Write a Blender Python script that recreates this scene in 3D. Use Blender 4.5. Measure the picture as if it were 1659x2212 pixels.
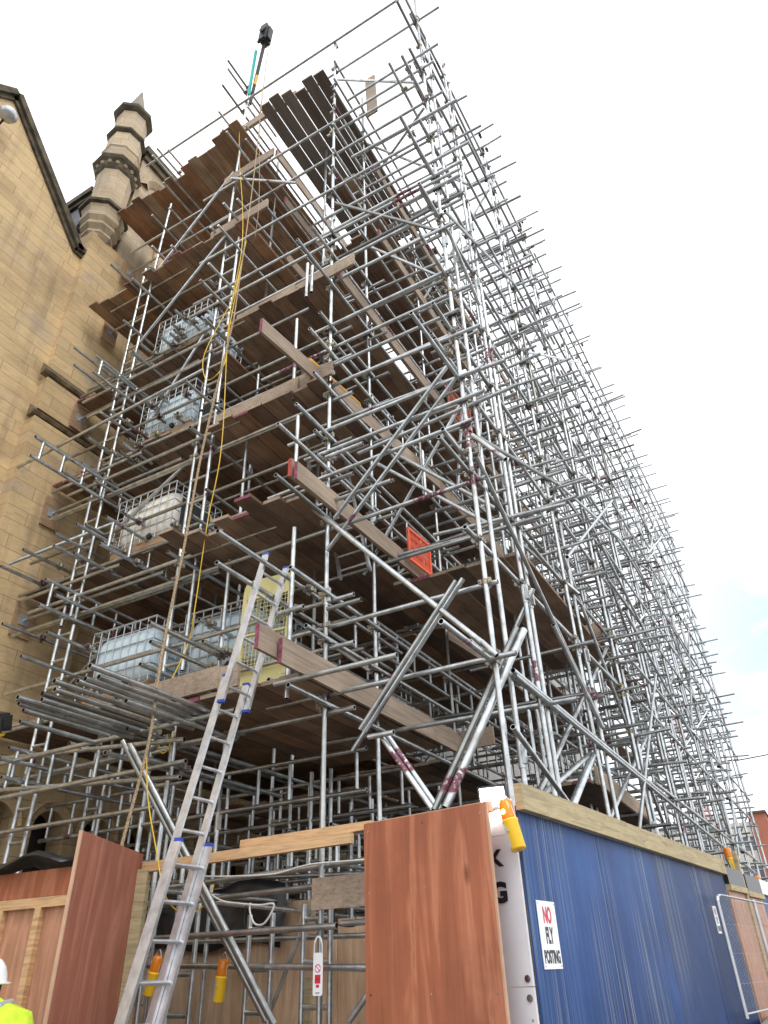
import bpy, bmesh, math, random
from mathutils import Vector, Matrix
R = math.radians
rnd = random.Random(7)
C = bpy.context.scene.collection
scene = bpy.context.scene
for o in list(bpy.data.objects): bpy.data.objects.remove(o)

# ------------------------------------------------------------------ camera
# world axes: X towards the street, Y along the street, Z up; rows = world axes seen in camera space (x right, y down, z forward)
AX = (0.86902063, -0.29186472, -0.39952238)
AY = (0.49389589, 0.46357987, 0.73563615)
AZ = (-0.02949571, -0.83660545, 0.54701126)
EYE = Vector((0, 0, 1.6))
CW, CH, FP = 1659.0, 2212.0, 1530.0
cam_d = bpy.data.cameras.new('camera')
cam = bpy.data.objects.new('camera', cam_d); C.objects.link(cam)
rot = Matrix(((AX[0], -AX[1], -AX[2]), (AY[0], -AY[1], -AY[2]), (AZ[0], -AZ[1], -AZ[2])))
cam.matrix_world = Matrix.Translation(EYE) @ rot.to_4x4()
cam_d.sensor_fit = 'VERTICAL'; cam_d.sensor_height = 24.0; cam_d.lens = 24.0 * FP / CH
cam_d.clip_start = 0.05; cam_d.clip_end = 3000
scene.camera = cam

def at(x, y, X=None, Y=None, Z=None):
    """survey helper: where the sight line through a measured photo point meets a known plane of the site"""
    c = (x - CW / 2, y - CH / 2, FP)
    d = Vector((sum(a * b for a, b in zip(AX, c)), sum(a * b for a, b in zip(AY, c)), sum(a * b for a, b in zip(AZ, c))))
    if X is not None: t = (X - EYE.x) / d.x
    elif Y is not None: t = (Y - EYE.y) / d.y
    else: t = (Z - EYE.z) / d.z
    return EYE + d * t
ROT_T = rot.transposed()
def proj(P):
    c = ROT_T @ (Vector(P) - EYE)
    if c.z > -0.1: return None
    return (c.x / -c.z * FP + CW / 2, -c.y / -c.z * FP + CH / 2, -c.z)

# ------------------------------------------------------------------ world, sun, exposure
world = bpy.data.worlds.new("World"); scene.world = world; world.use_nodes = True
nt = world.node_tree; N = nt.nodes; Lk = nt.links; N.clear()
out = N.new('ShaderNodeOutputWorld'); bg = N.new('ShaderNodeBackground'); bg.inputs['Strength'].default_value = 0.12
sky = N.new('ShaderNodeTexSky'); sky.sky_type = 'NISHITA'; sky.sun_disc = False
SUN_EL, SUN_AZ = R(48), R(60)
sky.sun_elevation = SUN_EL; sky.sun_rotation = SUN_AZ
tc = N.new('ShaderNodeTexCoord')
def near_dir(v, lo, hi):
    d = N.new('ShaderNodeVectorMath'); d.operation = 'DOT_PRODUCT'; d.inputs[1].default_value = Vector(v).normalized()
    Lk.new(tc.outputs['Generated'], d.inputs[0])
    m = N.new('ShaderNodeMapRange'); m.inputs['From Min'].default_value = lo; m.inputs['From Max'].default_value = hi
    Lk.new(d.outputs['Value'], m.inputs['Value']); return m.outputs['Result']
a1 = near_dir((0.26, 0.46, 0.842), 0.975, 1.0)
a2 = near_dir((0.14, 0.95, 0.30), 0.93, 0.995)
mx = N.new('ShaderNodeMath'); mx.operation = 'MAXIMUM'; Lk.new(a1, mx.inputs[0]); Lk.new(a2, mx.inputs[1])
nz = N.new('ShaderNodeTexNoise'); nz.inputs['Scale'].default_value = 5.0; nz.inputs['Detail'].default_value = 6; nz.inputs['Roughness'].default_value = .55
mp = N.new('ShaderNodeMapping'); mp.inputs['Scale'].default_value = (1, 1, 2.6)
Lk.new(tc.outputs['Generated'], mp.inputs['Vector']); Lk.new(mp.outputs['Vector'], nz.inputs['Vector'])
nr = N.new('ShaderNodeMapRange'); nr.inputs['From Min'].default_value = .42; nr.inputs['From Max'].default_value = .62
Lk.new(nz.outputs['Fac'], nr.inputs['Value'])
mu = N.new('ShaderNodeMath'); mu.operation = 'MULTIPLY'; Lk.new(mx.outputs[0], mu.inputs[0]); Lk.new(nr.outputs['Result'], mu.inputs[1])
cl = N.new('ShaderNodeMix'); cl.data_type = 'RGBA'
cl.inputs['A'].default_value = (11.6, 11.7, 12.2, 1); cl.inputs['B'].default_value = (5.2, 6.2, 7.0, 1)
Lk.new(mu.outputs[0], cl.inputs['Factor'])
fin = N.new('ShaderNodeMix'); fin.data_type = 'RGBA'; fin.inputs['Factor'].default_value = 0.06
Lk.new(cl.outputs['Result'], fin.inputs['A']); Lk.new(sky.outputs['Color'], fin.inputs['B'])
Lk.new(fin.outputs['Result'], bg.inputs['Color']); Lk.new(bg.outputs[0], out.inputs['Surface'])
sd = bpy.data.lights.new('sun', 'SUN'); sd.energy = 1.1; sd.angle = R(20); sd.color = (1, .95, .88)
sun = bpy.data.objects.new('sun', sd); C.objects.link(sun)
sv = Vector((math.cos(SUN_EL) * math.sin(SUN_AZ), math.cos(SUN_EL) * math.cos(SUN_AZ) * -1.0, math.sin(SUN_EL)))
sky.sun_rotation = math.atan2(sv.x, sv.y)
sun.rotation_euler = sv.to_track_quat('Z', 'Y').to_euler()
scene.view_settings.view_transform = 'Standard'; scene.view_settings.look = 'None'
scene.view_settings.exposure = 0.4; scene.view_settings.gamma = 1.0

# ------------------------------------------------------------------ materials
MATS = {}
def mat(name, build):
    m = bpy.data.materials.new(name); m.use_nodes = True; t = m.node_tree
    b = t.nodes['Principled BSDF']; build(t, t.nodes, t.links, b); MATS[name] = m; return m
def coords(t, kind='Object', scale=(1, 1, 1), rot=(0, 0, 0)):
    c = t.nodes.new('ShaderNodeTexCoord'); m = t.nodes.new('ShaderNodeMapping')
    m.inputs['Scale'].default_value = scale; m.inputs['Rotation'].default_value = rot
    t.links.new(c.outputs[kind], m.inputs['Vector']); return m.outputs['Vector']
def noise(t, v, scale, detail=4, rough=.55, dist=0):
    n = t.nodes.new('ShaderNodeTexNoise'); n.inputs['Scale'].default_value = scale; n.inputs['Detail'].default_value = detail
    n.inputs['Roughness'].default_value = rough; n.inputs['Distortion'].default_value = dist
    t.links.new(v, n.inputs['Vector']); return n.outputs['Fac']
def ramp(t, f, stops):
    r = t.nodes.new('ShaderNodeValToRGB'); e = r.color_ramp.elements
    e[0].position = stops[0][0]; e[0].color = (*stops[0][1], 1); e[1].position = stops[-1][0]; e[1].color = (*stops[-1][1], 1)
    for p, c in stops[1:-1]: x = e.new(p); x.color = (*c, 1)
    t.links.new(f, r.inputs['Fac']); return r.outputs['Color']
def mixc(t, f, a, b, mode='MIX'):
    m = t.nodes.new('ShaderNodeMix'); m.data_type = 'RGBA'; m.blend_type = mode
    for k, v in (('Factor', f), ('A', a), ('B', b)):
        if isinstance(v, (int, float)): m.inputs[k].default_value = v
        elif isinstance(v, tuple): m.inputs[k].default_value = (*v, 1)
        else: t.links.new(v, m.inputs[k])
    return m.outputs['Result']
def bump(t, b, h, s=.3, d=.01):
    n = t.nodes.new('ShaderNodeBump'); n.inputs['Strength'].default_value = s; n.inputs['Distance'].default_value = d
    t.links.new(h, n.inputs['Height']); t.links.new(n.outputs['Normal'], b.inputs['Normal'])
def attr(t, name='tone'):
    a = t.nodes.new('ShaderNodeAttribute'); a.attribute_name = name; return a.outputs['Fac']
def flat(name, col, rough=.6, metal=0.0, var=.12, sc=6.0):
    def f(t, n, l, b):
        v = coords(t); z = noise(t, v, sc)
        c = ramp(t, z, [(.3, tuple(x * (1 - var) for x in col)), (.7, tuple(min(1, x * (1 + var)) for x in col))])
        l.new(c, b.inputs['Base Color']); b.inputs['Roughness'].default_value = rough; b.inputs['Metallic'].default_value = metal
    return mat(name, f)

def f_galv(t, n, l, b):
    v = coords(t)
    base = ramp(t, noise(t, v, 9, 5, .65), [(.3, (.33, .355, .36)), (.5, (.52, .55, .555)), (.72, (.70, .73, .74))])
    base = mixc(t, attr(t), base, (.17, .17, .15), 'MIX')
    g = mixc(t, ramp(t, noise(t, v, 2.3, 3), [(.52, (0, 0, 0)), (.7, (.4, .4, .4))]), base, (.24, .22, .18))
    pm = t.nodes.new('ShaderNodeMath'); pm.operation = 'MULTIPLY'
    l.new(ramp(t, noise(t, coords(t, scale=(.5, .5, 1)), 1.7, 2), [(.67, (0, 0, 0)), (.69, (1, 1, 1))]), pm.inputs[0])
    l.new(ramp(t, noise(t, v, 28, 4, .7), [(.40, (0, 0, 0)), (.47, (1, 1, 1))]), pm.inputs[1])
    c = mixc(t, pm.outputs[0], g, (.15, .035, .06))
    l.new(c, b.inputs['Base Color'])
    mm = t.nodes.new('ShaderNodeMath'); mm.operation = 'SUBTRACT'; mm.inputs[0].default_value = .88; l.new(pm.outputs[0], mm.inputs[1]); l.new(mm.outputs[0], b.inputs['Metallic'])
    rr = t.nodes.new('ShaderNodeMapRange'); rr.inputs['To Min'].default_value = .2; rr.inputs['To Max'].default_value = .46
    l.new(noise(t, v, 14, 4), rr.inputs['Value']); l.new(rr.outputs['Result'], b.inputs['Roughness'])
    bump(t, b, noise(t, v, 60, 3), .25, .002)
M_GALV = mat('galvanised_steel', f_galv)
def f_coup(t, n, l, b):
    v = coords(t)
    c = ramp(t, noise(t, v, 5, 2), [(.36, (.10, .04, .055)), (.41, (.22, .2, .18)), (.52, (.36, .34, .31)), (.66, (.48, .43, .27))])
    c = mixc(t, ramp(t, noise(t, v, 60, 4), [(.4, (0, 0, 0)), (.7, (.6, .6, .6))]), c, (.09, .06, .04))
    l.new(c, b.inputs['Base Color']); b.inputs['Metallic'].default_value = .45; b.inputs['Roughness'].default_value = .5
M_COUP = mat('forged_coupler_steel', f_coup)
M_HOLE = flat('dark_tube_inside', (.02, .02, .02), .9)
def f_board(t, n, l, b):
    v = coords(t, scale=(14, .9, 14)); z = noise(t, v, 1.6, 8, .62, .6)
    c = ramp(t, attr(t), [(0, (.17, .11, .078)), (.3, (.28, .18, .12)), (.55, (.38, .26, .175)), (.8, (.42, .23, .12)), (1, (.52, .42, .31))])
    c = mixc(t, .75, c, ramp(t, z, [(.25, (.35, .33, .32)), (.55, (1, 1, 1)), (.8, (1.0, .93, .85))]), 'MULTIPLY')
    k = ramp(t, noise(t, coords(t), 2.2, 3), [(.35, (.6, .58, .56)), (.65, (1.0, 1.0, 1.0))]); c = mixc(t, 1.0, c, k, 'MULTIPLY')
    l.new(c, b.inputs['Base Color']); b.inputs['Roughness'].default_value = .85; bump(t, b, z, .4, .004)
M_BOARD = mat('weathered_scaffold_board', f_board)
def f_toe(t, n, l, b):
    v = coords(t, scale=(9, .8, 22)); z = noise(t, v, 1.8, 8, .6, .5)
    c = ramp(t, z, [(.25, (.2, .15, .11)), (.5, (.37, .295, .225)), (.75, (.46, .38, .30))])
    k = ramp(t, noise(t, coords(t), 1.4, 3), [(.35, (.72, .7, .68)), (.65, (1.05, 1.03, 1))]); c = mixc(t, 1.0, c, k, 'MULTIPLY')
    l.new(c, b.inputs['Base Color']); b.inputs['Roughness'].default_value = .85; bump(t, b, z, .3, .003)
def f_boardg(t, n, l, b):
    v = coords(t, scale=(14, .9, 14)); z = noise(t, v, 1.6, 8, .62, .6)
    c = ramp(t, attr(t), [(0, (.13, .105, .09)), (.5, (.20, .18, .165)), (1, (.28, .26, .245))])
    c = mixc(t, .7, c, ramp(t, z, [(.25, (.4, .38, .37)), (.6, (1, 1, 1))]), 'MULTIPLY')
    l.new(c, b.inputs['Base Color']); b.inputs['Roughness'].default_value = .85
M_BOARDG = mat('grey_weathered_board', f_boardg)
M_TOE = mat('pale_toe_board_wood', f_toe)
M_PINK = flat('maroon_board_end_paint', (.22, .06, .09), .8, 0, .5, 30)
M_RED = flat('red_board_end_paint', (.42, .06, .05), .8, 0, .3, 30)

def stone(name, light, dark, bw=.60, rh=.235, facing='X'):
    def f(t, n, l, b):
        c0 = t.nodes.new('ShaderNodeTexCoord'); s = t.nodes.new('ShaderNodeSeparateXYZ'); cb = t.nodes.new('ShaderNodeCombineXYZ')
        l.new(c0.outputs['Object'], s.inputs[0])
        if facing == 'X':
            ad = t.nodes.new('ShaderNodeMath'); ad.operation = 'ADD'; l.new(s.outputs['Y'], ad.inputs[0]); l.new(s.outputs['X'], ad.inputs[1]); l.new(ad.outputs[0], cb.inputs['X'])
        l.new(s.outputs['Z'], cb.inputs['Y'])
        br = t.nodes.new('ShaderNodeTexBrick'); br.inputs['Scale'].default_value = 1; br.inputs['Brick Width'].default_value = bw; br.inputs['Row Height'].default_value = rh
        br.inputs['Mortar Size'].default_value = .0055; br.inputs['Mortar Smooth'].default_value = .3; br.inputs['Bias'].default_value = 0
        br.offset = .5; br.squash = 1.35; br.squash_frequency = 3
        br.inputs['Color1'].default_value = (0, 0, 0, 1); br.inputs['Color2'].default_value = (1, 1, 1, 1); br.inputs['Mortar'].default_value = (.5, .5, .5, 1)
        # wobble joints a little
        l.new(cb.outputs[0], br.inputs['Vector'])
        tone = ramp(t, br.outputs['Color'], [(0, tuple(x * .88 for x in light)), (.35, light), (.7, tuple(min(1, x * 1.06) for x in light)), (1, (light[0] * .9, light[1] * .92, light[2] * 1.02))])
        v = coords(t)
        st = ramp(t, noise(t, coords(t, scale=(1, 1, 2.2)), .55, 7, .6), [(.50, (0, 0, 0)), (.68, (.8, .8, .8))])
        c = mixc(t, st, tone, dark)
        c = mixc(t, .8, c, ramp(t, noise(t, coords(t, scale=(1, 1, 4)), 6, 6, .65), [(.3, (.82, .8, .78)), (.6, (1, 1, 1))]), 'MULTIPLY')
        sp = ramp(t, noise(t, coords(t, scale=(1, 1, 3)), 2.1, 5, .6), [(.60, (0, 0, 0)), (.74, (.5, .5, .5))]); c = mixc(t, sp, c, (.24, .2, .17))
        ro = ramp(t, noise(t, coords(t, scale=(1, 2.4, .22)), 1.0, 5, .6), [(.52, (0, 0, 0)), (.70, (.5, .5, .5))]); c = mixc(t, ro, c, (.19, .145, .095))
        bl = ramp(t, noise(t, coords(t), 1.1, 5, .65), [(.58, (0, 0, 0)), (.72, (.55, .55, .55))]); c = mixc(t, bl, c, (.30, .28, .25))
        c = mixc(t, br.outputs['Fac'], c, (.27, .19, .11))
        l.new(c, b.inputs['Base Color']); b.inputs['Roughness'].default_value = .9
        h = t.nodes.new('ShaderNodeMath'); h.operation = 'SUBTRACT'; l.new(noise(t, v, 35, 4), h.inputs[0]); l.new(br.outputs['Fac'], h.inputs[1])
        bump(t, b, h.outputs[0], .35, .01)
    return mat(name, f)
M_STONE = stone('sandstone_ashlar', (.60, .44, .235), (.38, .27, .145), .85, .235)
M_STONE2 = stone('weathered_turret_stone', (.48, .39, .26), (.27, .21, .14), .5, .24)
M_DARKST = flat('soot_blackened_moulding', (.085, .07, .045), .95, 0, .6, 5)
M_DARKB = flat('weathered_brown_moulding', (.15, .11, .065), .95, 0, .5, 6); M_SPIRE = flat('grey_spire_stone', (.24, .215, .175), .9, 0, .2, 4); M_FARW = flat('pale_grey_far_wall', (.36, .35, .33), .9, 0, .12, .8)
M_SLATE = flat('roof_slate', (.07, .075, .085), .6, 0, .3, 4)
M_VOID = flat('dark_window_glass', (.012, .012, .014), .35)

def f_ply(col1, col2, sc=1.0, knots=None):
    def f(t, n, l, b):
        v = coords(t, scale=(3.2 * sc, 3.2 * sc, .42 * sc)); z = noise(t, v, 1.5, 5, .6, 2.2)
        fine = noise(t, coords(t, scale=(60, 60, 1.5)), 1.0, 4, .6)
        c = ramp(t, z, [(.28, tuple(x * .78 for x in col1)), (.5, col1), (.62, col2), (.75, tuple(x * .85 for x in col1))])
        c = mixc(t, .45, c, ramp(t, fine, [(.3, (.7, .68, .66)), (.65, (1.05, 1.05, 1.05))]), 'MULTIPLY')
        if knots:
            vo = t.nodes.new('ShaderNodeTexVoronoi'); vo.inputs['Scale'].default_value = 3.0; l.new(coords(t, scale=(1, 1, .45)), vo.inputs['Vector'])
            c = mixc(t, ramp(t, vo.outputs['Distance'], [(.03, (.8, .8, .8)), (.10, (0, 0, 0))]), c, knots)
        sm = ramp(t, noise(t, coords(t), 1.3, 5, .6), [(.35, (.82, .82, .82)), (.65, (1.06, 1.06, 1.06))]); c = mixc(t, 1.0, c, sm, 'MULTIPLY')
        c = mixc(t, ramp(t, noise(t, coords(t, scale=(1, 1, .5)), 7, 6, .75), [(.66, (0, 0, 0)), (.74, (.35, .35, .35))]), c, (.5, .36, .3))
        c = mixc(t, ramp(t, noise(t, coords(t, scale=(1, 1, 2)), .8, 4, .6), [(.55, (0, 0, 0)), (.72, (.4, .4, .4))]), c, tuple(x * .45 for x in col1))
        l.new(c, b.inputs['Base Color']); b.inputs['Roughness'].default_value = .5; bump(t, b, fine, .12, .002)
    return f
M_REDPLY = mat('red_brown_plywood', f_ply((.37, .115, .055), (.50, .19, .10), .8, (.14, .035, .02)))
M_PINKPLY = mat('pinkish_plywood', f_ply((.48, .24, .145), (.58, .32, .21)))
M_DKPLY = mat('red_plywood_sheet', f_ply((.37, .135, .085), (.45, .185, .125)))
M_TANPLY = mat('knotty_tan_plywood', f_ply((.62, .42, .27), (.74, .54, .37), 1.0, (.18, .07, .03)))
M_EDGE = flat('plywood_edge', (.48, .3, .2), .8)
def f_timber(col):
    def f(t, n, l, b):
        v = coords(t, scale=(1.2, 1.2, 14)); z = noise(t, v, 2.2, 6, .6, 1.2)
        c = ramp(t, z, [(.3, tuple(x * .6 for x in col)), (.55, col), (.75, tuple(min(1, x * 1.15) for x in col))])
        l.new(c, b.inputs['Base Color']); b.inputs['Roughness'].default_value = .8; bump(t, b, z, .2, .003)
    return f
M_CAP = mat('treated_capping_timber', f_timber((.42, .345, .2)))
M_NEWT = mat('fresh_sawn_timber', f_timber((.62, .40, .21)))
def f_blue(t, n, l, b):
    v = coords(t)
    c = ramp(t, noise(t, v, 1.2, 4), [(.3, (.007, .032, .125)), (.55, (.012, .055, .20)), (.75, (.024, .09, .28))])
    s1 = noise(t, coords(t, scale=(26, 26, .10)), 1.0, 3, .5)
    s2 = noise(t, coords(t, scale=(95, 95, .14)), 1.0, 2, .5)
    big = noise(t, coords(t, scale=(1.6, 1.6, .5)), 1.0, 2)
    c = mixc(t, ramp(t, s1, [(.5, (0, 0, 0)), (.72, (.45, .45, .45))]), c, (.035, .12, .26))
    mlt = t.nodes.new('ShaderNodeMath'); mlt.operation = 'MULTIPLY'
    l.new(ramp(t, s2, [(.57, (0, 0, 0)), (.63, (1, 1, 1))]), mlt.inputs[0]); l.new(ramp(t, big, [(.44, (0, 0, 0)), (.60, (1, 1, 1))]), mlt.inputs[1])
    c = mixc(t, attr(t), c, (.004, .014, .055))
    c = mixc(t, ramp(t, noise(t, v, 2.6, 6, .7), [(.56, (0, 0, 0)), (.75, (.35, .35, .35))]), c, (.07, .12, .2))
    c = mixc(t, mlt.outputs[0], c, (.27, .29, .29))
    l.new(c, b.inputs['Base Color']); b.inputs['Roughness'].default_value = .5; b.inputs['Specular IOR Level'].default_value = .22
M_BLUE = mat('streaked_blue_hoarding_paint', f_blue)
def f_white(t, n, l, b):
    v = coords(t); c = ramp(t, noise(t, v, 3, 4), [(.3, (.60, .59, .62)), (.7, (.72, .71, .73))])
    vo = t.nodes.new('ShaderNodeTexVoronoi'); vo.inputs['Scale'].default_value = 9; l.new(v, vo.inputs['Vector'])
    c = mixc(t, ramp(t, vo.outputs['Distance'], [(.05, (.8, .8, .8)), (.09, (0, 0, 0))]), c, (.2, .18, .2))
    l.new(c, b.inputs['Base Color']); b.inputs['Roughness'].default_value = .5
M_WHITE = mat('scuffed_white_board', f_white)
M_SIGN = flat('sign_white', (.80, .82, .84), .35, 0, .03)
M_INKR = flat('sign_red', (.58, .02, .05), .4, 0, .05); M_INKB = flat('sign_black', (.015, .015, .02), .4, 0, .05)
M_ALU = flat('ladder_aluminium', (.60, .61, .63), .38, .75, .2, 12)
M_BLUEP = flat('blue_plastic', (.02, .06, .4), .4)
M_YEL = flat('yellow_painted_mesh', (.72, .66, .30), .5, 0, .08)
M_ORAN = flat('orange_mesh_guard', (.75, .10, .03), .5); M_MUST = flat('mustard_mesh_guard', (.72, .36, .04), .5)
def f_tank(c1, c2, tr):
    def f(t, n, l, b):
        v = coords(t); c = ramp(t, noise(t, v, 2, 3), [(.3, c1), (.7, c2)]); l.new(c, b.inputs['Base Color'])
        b.inputs['Roughness'].default_value = .35
        b.inputs['Subsurface Weight'].default_value = tr; b.inputs['Subsurface Radius'].default_value = (.1, .1, .1)
    return f
M_TANKB = mat('translucent_blue_grey_plastic', f_tank((.52, .66, .73), (.66, .79, .86), .05))
M_TANKW = mat('cream_tank_plastic', f_tank((.78, .76, .66), (.84, .82, .74), .1))
M_LABEL = flat('dark_tank_plate', (.05, .055, .06), .5)
M_CAGE = flat('cage_steel', (.5, .53, .55), .4, .6)
M_ROPE = flat('hemp_rope', (.40, .30, .19), .95, 0, .35, 60)
M_YCAB = flat('yellow_cable', (.75, .5, .04), .5); M_WCAB = flat('white_cable', (.7, .69, .66), .5); M_KCAB = flat('black_cable', (.02, .02, .02), .5)
M_LAMPY = flat('lamp_yellow_plastic', (.82, .50, .02), .35, 0, .1)
def f_amber(t, n, l, b):
    b.inputs['Base Color'].default_value = (.9, .28, .01, 1); b.inputs['Roughness'].default_value = .15
    b.inputs['Transmission Weight'].default_value = .35
M_AMBER = mat('amber_lens', f_amber)
def emis(name, col, s):
    def f(t, n, l, b):
        b.inputs['Base Color'].default_value = (*col, 1); b.inputs['Emission Color'].default_value = (*col, 1); b.inputs['Emission Strength'].default_value = s
    return mat(name, f)
M_BULB = emis('lit_amber_bulb', (1, .62, .12), 9); M_FLOOD = emis('lit_led_floodlight', (.93, .96, 1), 14)
M_BLACK = flat('black_housing', (.02, .02, .022), .5); M_TARP = flat('black_polythene_sheet', (.012, .013, .016), .35, 0, .3, 3)
M_HIVIS = flat('high_visibility_yellow', (.50, .70, .03), .75, 0, .22, 14); M_REFL = flat('reflective_tape', (.45, .46, .48), .4, .2)
M_HELM = flat('white_helmet_plastic', (.78, .78, .78), .3); M_HAIR = flat('dark_grey_hair', (.06, .055, .055), .9); M_SKIN = flat('skin', (.5, .3, .22), .6)
M_TROU = flat('navy_trousers', (.02, .025, .05), .9)
M_TURQ = flat('turquoise_webbing', (.05, .52, .46), .7); M_ASPH = flat('asphalt', (.05, .05, .052), .9, 0, .3, 20); M_PAVE = flat('paving_stone', (.22, .21, .19), .9, 0, .2, 3)
M_CONC = flat('cream_concrete', (.52, .50, .44), .8, 0, .08, .3); M_BRICKF = flat('red_brick_far', (.36, .13, .08), .9, 0, .1, .5); M_GLASSF = flat('far_window_band', (.13, .14, .17), .3, 0, .4, 1.5)
M_YCAP = flat('yellow_cap', (.8, .6, .05), .5); M_BRICKR = flat('red_netting', (.5, .14, .08), .8)
M_BARK = flat('bare_tree_bark', (.09, .07, .055), .95)
M_PAD = mat('pad_timber', f_timber((.34, .22, .13)))
M_TAPE = flat('sticker_yellow', (.75, .6, .12), .5, 0, .4, 40)

# ------------------------------------------------------------------ mesh builder
class MB:
    def __init__(s): s.v = []; s.f = []; s.mi = []; s.tone = []; s.sm = []
    def add(s, vs, fs, mi=0, tone=.0, smooth=False):
        b = len(s.v); s.v.extend(vs); s.tone.extend([tone] * len(vs))
        for f in fs: s.f.append(tuple(i + b for i in f)); s.mi.append(mi); s.sm.append(smooth)
    def box(s, lo, hi, mi=0, tone=0, M=None):
        x0, y0, z0 = lo; x1, y1, z1 = hi
        vs = [Vector(p) for p in ((x0, y0, z0), (x1, y0, z0), (x1, y1, z0), (x0, y1, z0), (x0, y0, z1), (x1, y0, z1), (x1, y1, z1), (x0, y1, z1))]
        if M is not None: vs = [M @ v for v in vs]
        s.add([tuple(v) for v in vs], [(0, 3, 2, 1), (4, 5, 6, 7), (0, 1, 5, 4), (1, 2, 6, 5), (2, 3, 7, 6), (3, 0, 4, 7)], mi, tone)
    def bar(s, p, q, w, h, mi=0, tone=0, upv=(0, 0, 1)):
        p = Vector(p); q = Vector(q); d = (q - p); L = d.length; d.normalize(); u = Vector(upv)
        if abs(d.dot(u)) > .97: u = Vector((0, 1, 0))
        a = d.cross(u).normalized(); u = a.cross(d).normalized()
        vs = []
        for e in (p, q):
            for i, j in ((-1, -1), (1, -1), (1, 1), (-1, 1)): vs.append(tuple(e + a * (w / 2 * i) + u * (h / 2 * j)))
        s.add(vs, [(0, 1, 2, 3), (7, 6, 5, 4), (0, 4, 5, 1), (1, 5, 6, 2), (2, 6, 7, 3), (3, 7, 4, 0)], mi, tone)
    def tube(s, p, q, r, n=10, mi=0, tone=0, hollow=False, holemi=1, r2=None):
        p = Vector(p); q = Vector(q); d = (q - p).normalized(); u = Vector((0, 0, 1)) if abs(d.z) < .9 else Vector((0, 1, 0))
        a = d.cross(u).normalized(); u = a.cross(d); cs = [(math.cos(2 * math.pi * i / n), math.sin(2 * math.pi * i / n)) for i in range(n)]
        r2 = r if r2 is None else r2
        ring = lambda c, rr: [tuple(c + a * (x * rr) + u * (y * rr)) for x, y in cs]
        vs = ring(p, r) + ring(q, r2)
        s.add(vs, [(i, (i + 1) % n, n + (i + 1) % n, n + i) for i in range(n)], mi, tone, True)
        for c, dd, fl, rr in ((p, d, 0, r), (q, -d, 1, r2)):
            if hollow:
                vs = ring(c, rr) + ring(c, rr * .83) + ring(c + dd * .12, rr * .83)
                f1 = [(i, n + i, n + (i + 1) % n, (i + 1) % n) for i in range(n)]; f2 = [(n + i, 2 * n + i, 2 * n + (i + 1) % n, n + (i + 1) % n) for i in range(n)]
                f3 = [tuple(range(2 * n, 3 * n))]
                if fl: f1 = [f[::-1] for f in f1]; f2 = [f[::-1] for f in f2]; f3 = [f[::-1] for f in f3]
                s.add(vs, f1, mi, tone); s.add(vs, f2 + f3, holemi, tone)
            else:
                s.add(ring(c, rr), [tuple(range(n))[::(1 if fl else -1)]], mi, tone)
    def path(s, pts, r, n=6, mi=0, tone=0):
        for a, b in zip(pts, pts[1:]): s.tube(a, b, r, n, mi, tone)
    def prism(s, poly, axis, a, b, mi=0):   # poly = 2-D points in the other two axes
        def P(u, v, w): return {'x': (w, u, v), 'y': (u, w, v), 'z': (u, v, w)}[axis]
        n = len(poly); vs = [P(u, v, a) for u, v in poly] + [P(u, v, b) for u, v in poly]
        s.add(vs, [tuple(range(n)), tuple(range(2 * n - 1, n - 1, -1))] + [(i, n + i, n + (i + 1) % n, (i + 1) % n) for i in range(n)], mi)
    def lathe(s, c, prof, n=8, ph=0, mi=0, smooth=False, M=None):
        vs = []
        for r, z in prof:
            for i in range(n):
                t = 2 * math.pi * (i + ph) / n; p = Vector((math.cos(t) * r, math.sin(t) * r, z))
                if M is not None: p = M @ p
                vs.append(tuple(Vector(c) + p))
        fs = [(k * n + i, k * n + (i + 1) % n, (k + 1) * n + (i + 1) % n, (k + 1) * n + i) for k in range(len(prof) - 1) for i in range(n)]
        fs += [tuple(range(n - 1, -1, -1)), tuple((len(prof) - 1) * n + i for i in range(n))]
        s.add(vs, fs, mi, 0, smooth)
    def build(s, name, mats, parent=None, fix=True, origin=None):
        if not isinstance(mats, (list, tuple)): mats = [mats]
        me = bpy.data.meshes.new(name); vs = s.v
        if origin is not None: o3 = Vector(origin); vs = [tuple(Vector(v) - o3) for v in vs]
        me.from_pydata(vs, [], s.f)
        for m in mats: me.materials.append(m)
        me.polygons.foreach_set('material_index', s.mi); me.polygons.foreach_set('use_smooth', s.sm)
        at_ = me.attributes.new('tone', 'FLOAT', 'POINT'); at_.data.foreach_set('value', s.tone)
        if fix:
            bm = bmesh.new(); bm.from_mesh(me); bmesh.ops.recalc_face_normals(bm, faces=bm.faces); bm.to_mesh(me); bm.free()
        me.update()
        o = bpy.data.objects.new(name, me); C.objects.link(o)
        if origin is not None: o.location = origin
        if parent: o.parent = parent
        return o
def tag(o, label=None, cat=None, group=None, kind=None):
    for k, v in (('label', label), ('category', cat), ('group', group), ('kind', kind)):
        if v: o[k] = v
    return o
def thing(name, label, cat, loc=(0, 0, 0), group=None):
    o = bpy.data.objects.new(name, None); C.objects.link(o); o.location = loc; o.empty_display_size = .2
    return tag(o, label, cat, group)

# ------------------------------------------------------------------ ground
g = MB(); g.add([(-600, -600, 0), (600, -600, 0), (600, 600, 0), (-600, 600, 0)], [(0, 1, 2, 3)]); tag(g.build('ground', M_PAVE), kind='structure')
g = MB(); g.prism([(4.6, -.05), (8.5, 1.08), (9.5, 1.12), (40, 1.3), (40, -.05)], 'x', -1.0, 2.9); tag(g.build('pavement', M_PAVE), kind='structure')
g = MB(); g.box((3.0, -300, -.2), (11, 300, .006)); tag(g.build('road', M_ASPH), kind='structure')

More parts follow.
